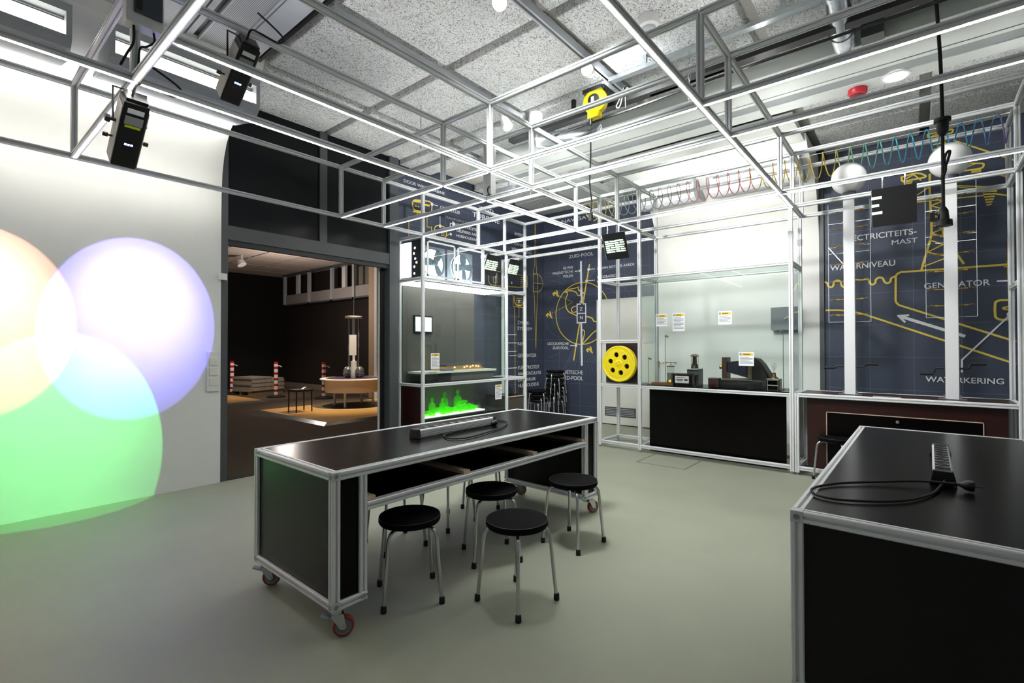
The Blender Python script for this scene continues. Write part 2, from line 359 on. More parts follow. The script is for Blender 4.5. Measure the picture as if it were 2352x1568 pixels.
MURAL_STROKES={1:[('w',0.02,0,[(5.116,3.988),(5.116,4.046)]),('y',0.035,1,[(4.98,3.849),(5.389,3.913),(5.389,3.714),(4.989,3.687)]),('y',0.05,0,[(5.025,3.838),(5.153,3.849)]),('y',0.05,0,[(5.237,3.828),(5.331,3.834)]),('y',0.03,0,[(4.998,3.667),(5.379,3.682)]),('y',0.03,0,[(5.043,3.763),(5.061,3.764)]),('y',0.03,0,[(5.098,3.765),(5.116,3.766)]),('y',0.02,0,[(5.08,3.678),(5.08,3.577),(4.91,3.564),(4.91,3.246)]),('y',0.02,0,[(5.284,3.662),(5.284,3.472),(5.379,3.482)]),('y',0.03,1,[(5.447,3.503),(5.526,3.547),(5.666,3.544),(5.717,3.492),(5.717,3.401),(5.666,3.339),(5.506,3.334),(5.447,3.384)]),('y',0.025,0,[(5.379,3.49),(5.379,3.416)]),('y',0.015,0,[(5.595,3.478),(5.666,3.48)]),('y',0.015,0,[(5.595,3.448),(5.666,3.45)]),('y',0.015,0,[(5.595,3.417),(5.666,3.419)]),('y',0.015,0,[(5.595,3.387),(5.666,3.389)]),('y',0.02,0,[(5.717,3.401),(5.779,3.442),(5.81,3.44)]),('w',0.015,0,[(5.385,3.868),(5.516,3.867)]),('w',0.015,0,[(5.565,3.698),(5.565,3.537)]),('w',0.02,0,[(5.8,3.546),(5.8,3.63),(5.873,3.637)]),('w',0.04,0,[(5.863,3.658),(5.905,3.638),(5.863,3.609)]),('y',0.022,1,[(6.774,2.85),(6.812,2.921),(6.937,2.944),(7.735,2.957),(7.969,2.956),(7.969,2.736),(7.72,2.704),(7.065,2.668),(6.836,2.672),(6.774,2.733)]),('y',0.02,0,[(7.749,2.908),(7.969,2.914)]),('y',0.02,0,[(7.749,2.865),(7.969,2.87)]),('y',0.02,0,[(7.749,2.822),(7.969,2.826)]),('y',0.02,0,[(7.749,2.778),(7.969,2.782)]),('y',0.02,0,[(7.748,2.735),(7.969,2.738)]),('y',0.02,1,[(6.912,2.899),(7.014,2.902),(7.013,2.723),(6.911,2.721)]),('y',0.02,0,[(7.439,3.048),(7.607,3.059)]),('y',0.02,0,[(7.412,3.247),(7.635,3.26)]),('w',0.014,0,[(6.967,2.846),(6.967,2.685)]),('y',0.02,1,[(8.167,3.028),(8.329,3.039),(8.328,2.662),(8.166,2.655)]),('y',0.018,0,[(8.354,3.042),(8.466,2.973),(8.52,2.854),(8.465,2.734),(8.353,2.658)]),('y',0.018,0,[(8.166,2.842),(8.514,2.85)]),('y',0.018,0,[(8.198,3.032),(8.192,3.121),(8.214,3.217),(8.233,4.158)]),('y',0.018,0,[(8.291,3.043),(8.285,3.132),(8.267,3.224),(8.251,4.162)]),('y',0.02,0,[(8.189,2.651),(8.208,2.499),(8.252,1.457),(8.301,2.506),(8.311,2.651)]),('y',0.02,0,[(7.509,2.525),(7.508,2.302),(7.868,2.3),(7.869,2.534)]),('y',0.03,0,[(7.539,2.508),(7.539,2.391),(7.616,2.328),(7.772,2.332),(7.843,2.412),(7.843,2.522)]),('y',0.018,0,[(7.594,2.473),(7.795,2.482)]),('y',0.018,0,[(7.594,2.43),(7.795,2.439)]),('y',0.018,0,[(7.594,2.387),(7.795,2.395)]),('y',0.018,0,[(7.594,2.344),(7.794,2.351)]),('w',0.016,0,[(7.684,2.425),(7.683,2.087)]),('y',0.022,0,[(7.548,2.291),(7.565,0.568)]),('y',0.022,0,[(7.81,2.299),(7.824,0.529)]),('w',0.018,0,[(7.168,2.252),(7.165,1.077),(7.612,1.08)]),('w',0.016,0,[(7.166,1.575),(7.614,1.577)]),('w',0.016,0,[(7.167,1.735),(7.599,1.742)]),('w',0.016,0,[(7.166,1.405),(7.598,1.411)]),('w',0.016,0,[(7.385,1.323),(7.613,1.324)])],2:[('w',0.05,0,[(5.257,3.225),(5.251,2.538)]),('w',0.05,0,[(5.252,2.879),(5.238,2.37)]),('w',0.05,0,[(5.253,1.977),(5.243,1.131)]),('y',0.045,0,[(5.061,3.144),(5.185,2.533)]),('y',0.045,0,[(5.126,2.83),(5.209,2.368)]),('y',0.045,0,[(5.295,1.979),(5.438,1.227)]),('y',0.03,1,[(5.878,2.175),(5.874,2.237),(5.865,2.298),(5.85,2.358),(5.83,2.416),(5.803,2.472),(5.771,2.525),(5.735,2.575),(5.693,2.621),(5.647,2.662),(5.598,2.699),(5.545,2.731),(5.489,2.757),(5.431,2.778),(5.371,2.793),(5.31,2.802),(5.248,2.805),(5.186,2.802),(5.125,2.793),(5.065,2.778),(5.007,2.757),(4.951,2.731),(4.898,2.699),(4.849,2.662),(4.803,2.621),(4.761,2.575),(4.725,2.525),(4.693,2.472),(4.666,2.416),(4.646,2.358),(4.631,2.298),(4.622,2.237),(4.619,2.175),(4.622,2.114),(4.631,2.053),(4.646,1.993),(4.666,1.935),(4.693,1.879),(4.725,1.826),(4.761,1.776),(4.803,1.73),(4.849,1.689),(4.898,1.652),(4.951,1.62),(5.007,1.594),(5.065,1.573),(5.125,1.558),(5.186,1.549),(5.248,1.546),(5.31,1.549),(5.371,1.558),(5.431,1.573),(5.489,1.594),(5.545,1.62),(5.598,1.652),(5.647,1.689),(5.693,1.73),(5.735,1.776),(5.771,1.826),(5.803,1.879),(5.83,1.935),(5.85,1.993),(5.865,2.053),(5.874,2.114)]),('w',0.03,1,[(5.35,2.366),(5.15,2.364),(5.147,1.989),(5.351,1.986)]),('w',0.02,0,[(5.351,2.177),(5.146,2.176)]),('y',0.03,1,[(5.653,2.649),(5.594,2.684),(5.513,2.692),(5.399,2.698),(5.308,2.73),(5.331,2.655),(5.264,2.63),(5.275,2.545),(5.331,2.539),(5.376,2.619),(5.49,2.657),(5.571,2.657),(5.63,2.628)]),('y',0.035,0,[(5.606,2.646),(5.583,2.585),(5.635,2.491),(5.635,2.382),(5.607,2.283),(5.561,2.222),(5.469,2.179),(5.367,2.135)]),('y',0.03,0,[(5.366,2.329),(5.457,2.318),(5.496,2.267),(5.469,2.208),(5.401,2.205),(5.378,2.223)]),('y',0.04,0,[(5.264,2.63),(5.175,2.566),(5.198,2.491),(5.242,2.466),(5.287,2.401)]),('y',0.04,0,[(5.133,2.107),(5.068,2.094),(4.992,2.063),(4.971,2.006),(4.896,1.994)]),('y',0.035,0,[(5.244,1.843),(5.178,1.826),(5.183,1.746),(5.212,1.651),(5.228,1.555)]),('y',0.035,0,[(5.223,1.555),(5.091,1.678),(4.982,1.78),(4.901,1.825)]),('y',0.06,0,[(5.922,2.645),(5.836,2.607)]),('y',0.05,0,[(5.86,2.68),(5.84,2.643)]),('y',0.05,0,[(5.952,2.627),(5.923,2.589)]),('y',0.05,0,[(5.85,2.588),(5.812,2.561)]),('y',0.06,0,[(6.095,2.202),(6.007,2.166)]),('y',0.05,0,[(6.031,2.24),(6.012,2.203)]),('y',0.05,0,[(6.125,2.183),(6.095,2.146)]),('y',0.05,0,[(6.022,2.147),(5.982,2.121)]),('y',0.06,0,[(5.103,1.456),(5.025,1.426)]),('y',0.05,0,[(5.046,1.494),(5.029,1.46)]),('y',0.05,0,[(5.129,1.437),(5.103,1.403)]),('y',0.05,0,[(5.038,1.407),(5.003,1.385)]),('y',0.014,0,[(5.807,2.575),(5.791,2.568)]),('y',0.014,0,[(5.777,2.562),(5.76,2.555)]),('y',0.014,0,[(5.746,2.548),(5.73,2.541)]),('y',0.014,0,[(5.716,2.535),(5.7,2.528)]),('y',0.014,0,[(5.686,2.522),(5.67,2.515)]),('y',0.014,0,[(5.656,2.509),(5.64,2.502)]),('y',0.014,0,[(5.626,2.496),(5.61,2.489)]),('y',0.014,0,[(5.597,2.483),(5.581,2.476)]),('y',0.014,0,[(5.567,2.47),(5.551,2.463)]),('y',0.014,0,[(5.538,2.457),(5.522,2.45)]),('y',0.014,0,[(5.508,2.444),(5.492,2.437)]),('y',0.014,0,[(5.479,2.431),(5.463,2.424)]),('y',0.014,0,[(5.97,2.211),(5.946,2.22)]),('y',0.014,0,[(5.925,2.229),(5.901,2.238)]),('y',0.014,0,[(5.881,2.246),(5.857,2.256)]),('y',0.014,0,[(5.837,2.264),(5.813,2.273)]),('y',0.014,0,[(5.793,2.282),(5.769,2.291)]),('y',0.014,0,[(5.749,2.299),(5.726,2.308)]),('y',0.014,0,[(5.706,2.316),(5.682,2.326)]),('y',0.014,0,[(5.663,2.334),(5.639,2.343)]),('y',0.014,0,[(5.62,2.351),(5.596,2.36)]),('y',0.014,0,[(5.577,2.368),(5.554,2.377)]),('y',0.014,0,[(5.534,2.385),(5.511,2.394)]),('y',0.014,0,[(5.492,2.402),(5.469,2.411)]),('w',0.02,0,[(5.517,1.522),(5.385,1.525)]),('w',0.02,0,[(5.401,3.044),(5.271,3.045)]),('w',0.02,0,[(5.076,3.051),(4.943,3.049)]),('w',0.02,0,[(5.126,2.824),(4.944,2.824)]),('g',0.01,0,[(4.635,2.465),(4.585,2.407),(4.547,2.336),(4.524,2.258),(4.516,2.176),(4.524,2.094),(4.547,2.016),(4.585,1.945),(4.635,1.887)]),('g',0.01,0,[(5.861,2.465),(5.911,2.407),(5.949,2.336),(5.972,2.258),(5.98,2.176),(5.972,2.094),(5.949,2.016),(5.911,1.945),(5.861,1.887)]),('g',0.01,0,[(4.726,2.648),(4.637,2.633),(4.552,2.596),(4.477,2.54),(4.414,2.466),(4.367,2.378),(4.337,2.28),(4.327,2.176),(4.337,2.072),(4.367,1.974),(4.414,1.886),(4.477,1.812),(4.552,1.756),(4.637,1.719),(4.726,1.704)]),('g',0.01,0,[(5.77,2.648),(5.859,2.633),(5.944,2.596),(6.019,2.54),(6.082,2.466),(6.129,2.378)]),('g',0.01,0,[(6.129,1.974),(6.082,1.886),(6.019,1.812),(5.944,1.756),(5.859,1.719),(5.77,1.704)]),('g',0.01,0,[(4.824,2.72),(4.716,2.75),(4.605,2.757),(4.495,2.738),(4.392,2.693),(4.299,2.624),(4.222,2.533),(4.163,2.425),(4.127,2.303),(4.115,2.176),(4.127,2.049),(4.163,1.927),(4.222,1.819),(4.299,1.728),(4.392,1.659),(4.495,1.614),(4.605,1.595),(4.716,1.602),(4.824,1.632)]),('g',0.01,0,[(5.672,2.72),(5.78,2.75),(5.891,2.757),(6.001,2.738),(6.104,2.693)]),('g',0.01,0,[(6.104,1.659),(6.001,1.614),(5.891,1.595),(5.78,1.602),(5.672,1.632)]),('g',0.01,0,[(4.842,2.793),(4.717,2.856),(4.583,2.894),(4.445,2.902),(4.307,2.878),(4.178,2.823),(4.062,2.736),(3.965,2.622),(3.892,2.487),(3.847,2.335),(3.832,2.176),(3.847,2.017),(3.892,1.865),(3.965,1.73),(4.062,1.616),(4.178,1.529),(4.307,1.474),(4.445,1.45),(4.583,1.458),(4.717,1.496),(4.842,1.559)]),('g',0.01,0,[(5.654,2.793),(5.779,2.856),(5.913,2.894),(6.051,2.902)]),('g',0.01,0,[(6.051,1.45),(5.913,1.458),(5.779,1.496),(5.654,1.559)]),('g',0.01,0,[(4.874,2.853),(4.734,2.958),(4.576,3.038),(4.406,3.085),(4.23,3.096),(4.056,3.066),(3.892,2.995)]),('g',0.01,0,[(3.892,1.357),(4.056,1.286),(4.23,1.256),(4.406,1.267),(4.576,1.314),(4.734,1.394),(4.874,1.499)]),('g',0.01,0,[(5.622,2.853),(5.762,2.958),(5.92,3.038),(6.09,3.085)]),('g',0.01,0,[(6.09,1.267),(5.92,1.314),(5.762,1.394),(5.622,1.499)]),('g',0.008,0,[(5.098,2.818),(4.709,3.278)]),('g',0.008,0,[(5.098,1.534),(4.709,0.917)]),('g',0.008,0,[(5.109,2.818),(4.748,3.278)]),('g',0.008,0,[(5.109,1.534),(4.748,0.917)]),('g',0.008,0,[(5.125,2.818),(4.804,3.278)]),('g',0.008,0,[(5.125,1.534),(4.804,0.917)]),('g',0.008,0,[(5.144,2.818),(4.874,3.278)]),('g',0.008,0,[(5.144,1.534),(4.874,0.917)]),('g',0.008,0,[(5.167,2.818),(4.957,3.278)]),('g',0.008,0,[(5.167,1.534),(4.957,0.917)]),('g',0.008,0,[(5.193,2.818),(5.048,3.278)]),('g',0.008,0,[(5.193,1.534),(5.048,0.917)]),('g',0.008,0,[(5.22,2.818),(5.147,3.278)]),('g',0.008,0,[(5.22,1.534),(5.147,0.917)]),('g',0.008,0,[(5.248,2.818),(5.248,3.278)]),('g',0.008,0,[(5.248,1.534),(5.248,0.917)]),('g',0.008,0,[(5.276,2.818),(5.349,3.278)]),('g',0.008,0,[(5.276,1.534),(5.349,0.917)]),('g',0.008,0,[(5.303,2.818),(5.448,3.278)]),('g',0.008,0,[(5.303,1.534),(5.448,0.917)]),('g',0.008,0,[(5.329,2.818),(5.539,3.278)]),('g',0.008,0,[(5.329,1.534),(5.539,0.917)]),('g',0.008,0,[(5.352,2.818),(5.622,3.278)]),('g',0.008,0,[(5.352,1.534),(5.622,0.917)]),('g',0.008,0,[(5.371,2.818),(5.692,3.278)]),('g',0.008,0,[(5.371,1.534),(5.692,0.917)]),('g',0.008,0,[(5.387,2.818),(5.748,3.278)]),('g',0.008,0,[(5.387,1.534),(5.748,0.917)]),('g',0.008,0,[(5.398,2.818),(5.787,3.278)]),('g',0.008,0,[(5.398,1.534),(5.787,0.917)])],3:[('w',0.022,0,[(-0.772,2.308),(-0.916,2.304)]),('y',0.04,0,[(-0.141,3.783),(-0.139,3.59),(-0.157,2.981),(-0.046,2.52)]),('y',0.04,0,[(-0.288,4.173),(-0.279,3.678),(-0.262,2.965),(-0.462,2.563)]),('y',0.025,0,[(-0.144,3.486),(-0.265,3.403),(-0.149,3.366),(-0.265,3.301),(-0.148,3.248),(-0.264,3.17),(-0.147,3.115),(-0.262,3.038),(-0.151,2.996),(-0.262,2.936)]),('y',0.025,0,[(-0.134,2.91),(-0.266,2.833),(-0.11,2.75),(-0.33,2.665),(-0.063,2.563)]),('y',0.035,0,[(0.153,3.811),(-0.016,3.841),(-0.13,3.756),(0.148,3.749),(0.153,3.811)]),('y',0.025,0,[(0.148,3.757),(0.024,3.82)]),('y',0.025,0,[(0.041,3.839),(-0.05,3.729)]),('y',0.03,0,[(-0.123,4.322),(-0.376,4.324),(-0.37,4.275),(-0.128,4.276),(-0.123,4.322)]),('y',0.02,0,[(-0.156,4.283),(-0.279,4.322)]),('y',0.03,0,[(-0.183,4.172),(-0.305,4.169),(-0.299,4.112),(-0.172,4.101)]),('y',0.03,0,[(-0.386,4.169),(-0.705,3.942)]),('y',0.03,0,[(-0.813,3.866),(-0.99,3.739)]),('y',0.03,0,[(-0.436,3.86),(-0.664,3.805),(-0.653,3.751),(-0.467,3.752)]),('y',0.02,0,[(-0.488,3.79),(-0.592,3.822)]),('y',0.025,0,[(-0.381,3.584),(-0.681,3.506)]),('y',0.025,0,[(-0.391,3.567),(-0.569,3.501),(-0.631,3.516)]),('y',0.022,0,[(-0.002,3.439),(-0.65,3.4)]),('y',0.025,0,[(-0.002,3.529),(-0.14,3.62)]),('y',0.03,0,[(-0.77,3.397),(-0.906,3.342)]),('y',0.03,0,[(-0.811,3.624),(-0.903,3.562)]),('y',0.03,0,[(-0.65,3.449),(-0.77,3.434)]),('y',0.03,0,[(-0.658,3.414),(-0.76,3.403)]),('y',0.03,0,[(-0.666,3.378),(-0.75,3.371)]),('y',0.03,0,[(-0.674,3.343),(-0.74,3.34)]),('y',0.03,0,[(-0.681,3.308),(-0.729,3.309)]),('y',0.03,0,[(-0.689,3.273),(-0.719,3.277)]),('y',0.025,0,[(0.13,3.735),(0.042,3.726)]),('y',0.02,0,[(-0.55,3.711),(-0.632,3.706)]),('y',0.025,0,[(0.125,3.712),(0.052,3.707)]),('y',0.02,0,[(-0.55,3.725),(-0.632,3.721)]),('y',0.025,0,[(0.119,3.69),(0.061,3.688)]),('y',0.02,0,[(-0.55,3.74),(-0.632,3.735)]),('y',0.04,0,[(1.06,2.456),(1.022,2.438),(1.01,2.385),(0.973,2.364),(0.948,2.387),(0.941,2.446),(0.911,2.465),(0.868,2.458),(0.853,2.424),(0.847,2.379),(0.814,2.352),(0.748,2.357),(0.712,2.376),(0.712,2.433),(0.676,2.452),(0.606,2.438),(0.56,2.455),(0.526,2.445),(0.515,2.388),(0.486,2.364),(0.452,2.383),(0.446,2.438),(0.412,2.463),(0.368,2.452),(0.351,2.395),(0.319,2.368),(0.285,2.389),(0.274,2.444),(0.23,2.463)]),('y',0.04,0,[(-0.866,2.506),(0.182,2.513),(0.225,2.474),(0.23,2.116),(0.201,2.066),(-0.918,1.557)]),('y',0.04,0,[(1.038,2.032),(0.835,2.025),(0.633,1.976),(-0.916,1.282)]),('w',0.045,0,[(-0.456,1.631),(0.165,1.9)]),('w',0.03,0,[(0.096,1.918),(0.202,1.916),(0.134,1.831)]),('y',0.04,0,[(-0.867,2.543),(-0.876,2.074)]),('y',0.02,0,[(-0.831,2.479),(-0.922,2.482)]),('y',0.04,0,[(-0.914,2.065),(-0.788,2.069),(-0.751,2.051),(-0.743,1.97),(-0.749,1.857),(-0.786,1.825),(-0.912,1.826)]),('y',0.03,0,[(-0.914,1.998),(-0.787,1.968),(-0.913,1.934)]),('w',0.022,0,[(-0.878,1.883),(-0.436,1.323),(-0.435,1.169)]),('y',0.035,0,[(-0.87,2.519),(-0.872,2.84),(-0.911,2.842)]),('y',0.025,0,[(-0.88,2.641),(-0.909,2.644)]),('y',0.04,0,[(-0.98,2.213),(-0.999,2.209)]),('y',0.04,0,[(-0.98,2.213),(-0.978,2.031)])]}
MURAL_TEXT={1: [('DOOR WIND TURBINE', (4.805, 4.088), 0.8610000000000007, 0.049), ('CONTROLLER', (5.565, 3.833), 0.4689999999999994, 0.053), ('TRANSFORMATOR', (5.676, 3.698), 0.6139999999999999, 0.045), ('ELECTRICITEIT', (5.948, 3.609), 0.585, 0.05), ('GELEVERD AAN', (5.948, 3.516), 0.5259999999999998, 0.05), ('HUISHOUDENS', (5.948, 3.426), 0.5259999999999998, 0.049), ('WIND', (6.498, 4.036), 0.4159999999999995, 0.065), ('TURBINE', (6.342, 3.865), 0.7510000000000003, 0.088), ('WIEKEN', (7.538, 3.727), 0.38899999999999935, 0.071), ('TRANSMISSIE', (7.454, 3.535), 0.6529999999999996, 0.062), ('VERSNELLING', (7.454, 3.42), 0.6529999999999996, 0.062), ('ZWENK-', (7.636, 1.958), 0.40999999999999925, 0.068), ('SYSTEEM', (7.636, 1.841), 0.476, 0.068), ('REM', (7.644, 1.532), 0.21199999999999974, 0.065), ('GENERATOR', (7.644, 1.288), 0.6180000000000003, 0.074), ('ELECTRICITEIT', (7.652, 1.046), 0.7229999999999999, 0.072), ('NAAR CIRCULATIE', (7.652, 0.923), 0.7809999999999997, 0.068), ('EN GEBRUIK', (7.652, 0.8), 0.5910000000000002, 0.066), ('HUISHOUDENS', (7.658, 0.682), 0.6879999999999997, 0.071)], 2: [('NAVIGATIE', (5.725, 4.082), 0.8140000000000001, 0.07), ('MAGNETISCHE', (5.617, 3.465), 0.7169999999999996, 0.065), ('ZUID-POOL', (5.545, 3.327), 0.5789999999999997, 0.069), ('AS VAN', (5.691, 3.112), 0.24399999999999977, 0.057), ('MAGNETISCHE', (5.951, 3.025), 0.5039999999999996, 0.057), ('POLEN', (5.681, 2.938), 0.23399999999999999, 0.052), ('AS VAN ROTATIE AARDE', (4.89, 3.027), 0.7999999999999998, 0.049), ('GEOGRAFISCHE', (4.887, 2.847), 0.508, 0.055), ('NOORD-POOL', (4.888, 2.758), 0.41999999999999993, 0.053), ('Z', (5.288, 2.228), 0.06700000000000017, 0.071), ('N', (5.284, 2.059), 0.06700000000000017, 0.069), ('GEOGRAFISCHE', (6.097, 1.536), 0.5410000000000004, 0.06), ('ZUID-POOL', (5.96, 1.449), 0.4029999999999996, 0.058), ('MAGNETISCHE', (5.925, 0.94), 0.7109999999999994, 0.08), ('NOORD-POOL', (5.926, 0.82), 0.7110000000000003, 0.08)], 3: [('ELECTRICITEITS-', (0.823, 3.013), 0.824, 0.08), ('MAST', (0.265, 2.897), 0.274, 0.069), ('WATERNIVEAU', (0.983, 2.611), 0.754, 0.079), ('GENERATOR', (-0.073, 2.265), 0.632, 0.076), ('WATERKERING', (-0.076, 1.027), 0.742, 0.073)]}
MURAL_DOTS={1:[('w',0.05,(5.81,3.443)),('w',0.06,(5.385,3.868)),('w',0.06,(5.565,3.537)),('w',0.05,(6.967,2.846)),('w',0.05,(7.156,2.686)),('w',0.05,(7.452,2.767)),('w',0.05,(7.684,2.425))],2:[('w',0.06,(5.38,1.525)),('w',0.06,(5.271,3.045)),('w',0.06,(5.076,3.051)),('w',0.06,(5.126,2.824))],3:[('w',0.07,(-0.881,1.889))]}

# ================================================================== THE SETTING
XW, YW, YM, ZC = 8.55, 5.98, 6.20, 4.33
struct(MB().box((-2.5, -4.5, -0.12), (8.6, 6.12, 0.0)).build('floor', FLOOR), 'smooth grey green linoleum floor of the workshop room')
fh = MB()   # seams of a floor hatch
for a, b in (((5.95, 2.83), (6.53, 2.83)), ((5.95, 2.20), (6.53, 2.20)), ((5.95, 2.20), (5.95, 2.83))):
    fh.box((min(a[0], b[0]) - .004, min(a[1], b[1]) - .004, 0.0), (max(a[0], b[0]) + .004, max(a[1], b[1]) + .004, 0.0015))
fh.box((2.3, 5.55, 0), (2.75, 5.558, 0.0015))
struct(fh.build('trim_1', BLKRUB), 'thin dark seams of floor hatches')
# left white wall with its vault
prof = [(5.98, 0), (5.98, 2.9), (5.975, 3.2), (5.955, 3.43), (5.91, 3.6), (5.84, 3.74), (5.72, 3.87), (5.55, 3.97), (5.35, 4.05), (5.12, 4.12), (4.98, 4.16), (4.9, 4.33)]
back = [(4.9, 4.36), (6.10, 4.36), (6.10, 0)]
struct(MB().prism(prof + back, 'X', -2.5, 2.125).build('wall_left', WHITE, smooth=True), 'white wall that curves over into a vault')
# right side: navy wall, white vaulted bay
struct(MB().box((XW, -4.5, 0), (XW + .15, 6.35, 4.45)).build('wall_right', NAVY), 'navy printed wall behind the display cases')
pr = [(XW - .01, 0.0), (XW - .02, 2.9), (8.50, 3.25), (8.42, 3.52), (8.28, 3.78), (8.12, 3.95), (7.9, 4.07), (7.6, 4.16), (7.45, 4.33), (XW - .01, 4.33)]
struct(MB().prism(pr, 'Y', 1.12, 3.62).build('wall_right_vault', WHITE, smooth=True), 'white bay that curves over into a vault')
struct(MB().box((4.5, YM, 0), (XW, YM + .15, 4.45)).build('wall_back', NAVY), 'navy printed wall beside the doorway')
struct(MB().box((8.515, 1.06, 0), (8.549, 1.12, 4.3)).build('trim_2', FRAMEG), 'grey edge strip of the white bay')
# vault niches: grey shells with lit openings
def shell(name, u0, u1, side, label):
    # cross-section in (distance from room, z); side 'L' runs along X, 'R' runs along Y
    sec = [(0.62, 3.885), (0.20, 3.79), (0.12, 3.795), (0.05, 3.83), (0.01, 3.89), (0, 3.96), (0, 4.30), (0.62, 4.30)]
    f = (lambda d: 5.02 + d) if side == 'L' else (lambda d: 7.60 + d)
    a0, a1, z0, z1 = u0 + .035, u1 - .035, 3.905, 4.085
    t = MB()
    ax = 'X' if side == 'L' else 'Y'
    def bx(m, d0, d1, ua, ub, za, zb):
        if side == 'L': m.box((ua, f(d0), za), (ub, f(d1), zb))
        else: m.box((f(d0), ua, za), (f(d1), ub, zb))
    low = [(0.62, 3.885), (0.20, 3.79), (0.12, 3.795), (0.05, 3.83), (0.01, 3.875), (0, 3.905), (0.02, 3.905), (0.62, 3.92)]
    t.prism([(f(d), z) for d, z in low], ax, u0, u1)
    bx(t, 0, .62, u0, u1, z1, 4.31); bx(t, 0, .62, u0, a0, z0, z1); bx(t, 0, .62, a1, u1, z0, z1)
    o = struct(t.build(name, GREYM), label)
    g = MB(); bx(g, .10, .13, a0, a1, z0, z1 - .03)
    g.build('niche_diffuser', NICHEM, o)
    e = MB(); bx(e, .095, .125, a0, a1, z1 - .028, z1 - .02)
    e.build('niche_edge', FRAMEG, o)
    return o
shell('trim_3', -1.6, .725, 'L', 'grey niche shell with lit opening in the left vault')
shell('trim_4', .955, 2.13, 'L', 'grey niche shell with lit opening beside the dark glazing')
shell('trim_5', 2.65, 3.60, 'R', 'grey niche shell with lit opening above the display case')
shell('trim_6', 1.22, 2.42, 'R', 'grey niche shell with lit opening at the right of the bay')
# doorway in anthracite frame with dark glazing above
d = MB()
d.box((2.126, 5.99, 0), (2.20, 6.10, 4.33)); d.box((4.40, 5.99, 0), (4.56, 6.14, 4.33)); d.box((2.2, 6.0, 2.72), (4.4, 6.10, 2.88)); d.box((3.31, 6.0, 2.88), (3.41, 6.10, 4.33))
dr = struct(d.build('door_1', FRAMEG), 'anthracite frame of the wide doorway')
MB().box((2.2, 6.03, 2.88), (3.31, 6.05, 4.33)).build('glazing_panel', DGLASS, dr)
MB().box((3.41, 6.03, 2.88), (4.40, 6.05, 4.33)).build('glazing_panel', DGLASS, dr)
MB().box((2.2, 6.02, 2.66), (4.4, 6.08, 2.72)).build('door_track', mat('dark_track', (38, 42, 44), .5), dr)
MB().box((4.335, 6.12, 0), (4.40, 6.18, 2.66)).build('sliding_leaf', mat('black_door_leaf', (18, 18, 18), .4), dr)
MB().box((4.315, 6.14, 0), (4.328, 6.17, 2.66)).build('seal_strip', CREAM, dr)
MB().box((2.14, 6.10, 2.22), (2.20, 6.14, 2.33)).box((2.10, 5.93, 2.25), (2.17, 5.99, 2.32)).build('door_sensor', WPLA, dr)
MB().box((2.2, 5.99, 0.0), (3.4, 6.12, 0.006)).build('threshold_strip', BLKRUB, dr)
# white service door with vent, in front of the navy wall
d2 = struct(MB().box((8.47, 3.64, 0.02), (8.545, 4.86, 2.42)).build('door_2', CREAM), 'white service door with a low vent')
v = MB()
for i in range(5): v.box((8.455, 4.06, 0.19 + i * .03), (8.47, 4.66, 0.202 + i * .03))
v.build('vent_slats', GREYM, d2)
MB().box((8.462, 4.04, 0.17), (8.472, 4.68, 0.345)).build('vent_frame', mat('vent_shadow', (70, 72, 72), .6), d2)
# light switch recess in the end of the white wall
sw = MB().box((1.985, 5.955, 1.02), (2.115, 5.985, 1.45))
sp = struct(sw.build('trim_7', WPLA), 'white switch panel set in the end of the white wall')
sm = MB()
for i in range(3): sm.box((2.005, 5.945, 1.08 + i * .11), (2.085, 5.956, 1.17 + i * .11))
sm.build('switch_plate', CREAM, sp, bevel=.003)
# ceiling: slab, wood wool boards, metal strips
slab = struct(MB().box((-2.5, -4.5, 4.45), (8.7, 6.35, 4.55)).build('ceiling', mat('ceiling_slab', (190, 188, 182), .9, noise=.08)), 'grey ceiling slab above the wood wool boards')
bd = MB()
YS = [(-4.4, -1.42), (-1.32, -.14), (-.04, 1.03), (1.15, 2.38), (2.50, 3.64), (3.77, 4.98), (5.08, 6.18)]
XS = [(2.19, 3.36), (3.46, 4.60), (4.72, 5.34), (6.38, 7.42), (7.54, 8.53)]
for ya, yb in YS:
    for xa, xb in XS:
        if xa > 6.3 and 1.1 < ya < 3.6: xb = min(xb, 6.64) if xa < 7 else xa
        if xb - xa > .05: bd.box((xa, ya, ZC), (xb, yb, 4.45))
for ya, yb in YS[:4]: bd.box((.3, ya, ZC), (1.2, yb, 4.45))
bd.build('ceiling_board', WOOL, slab, bevel=.012)
# metal induction unit over the left part
mu = MB()
for xa, xb in ((-2.5, 1.44), (1.455, 1.50), (1.55, 1.565), (1.80, 1.82), (1.83, 2.02)): mu.box((xa, 1.9, 4.25), (xb, 5.06, 4.33))
mu.box((-2.5, -4.4, 4.25), (1.44, 1.9, 4.33))
mu.build('ceiling_metal_strip', GREYM, slab)
MB().box((1.565, 1.9, 4.26), (1.80, 5.06, 4.30)).build('perforated_strip', PERF, slab)
MB().box((1.50, 1.9, 4.28), (1.55, 5.06, 4.31)).box((2.06, 1.9, 4.28), (2.09, 5.06, 4.33)).build('dark_slot', BLKPLA, slab)
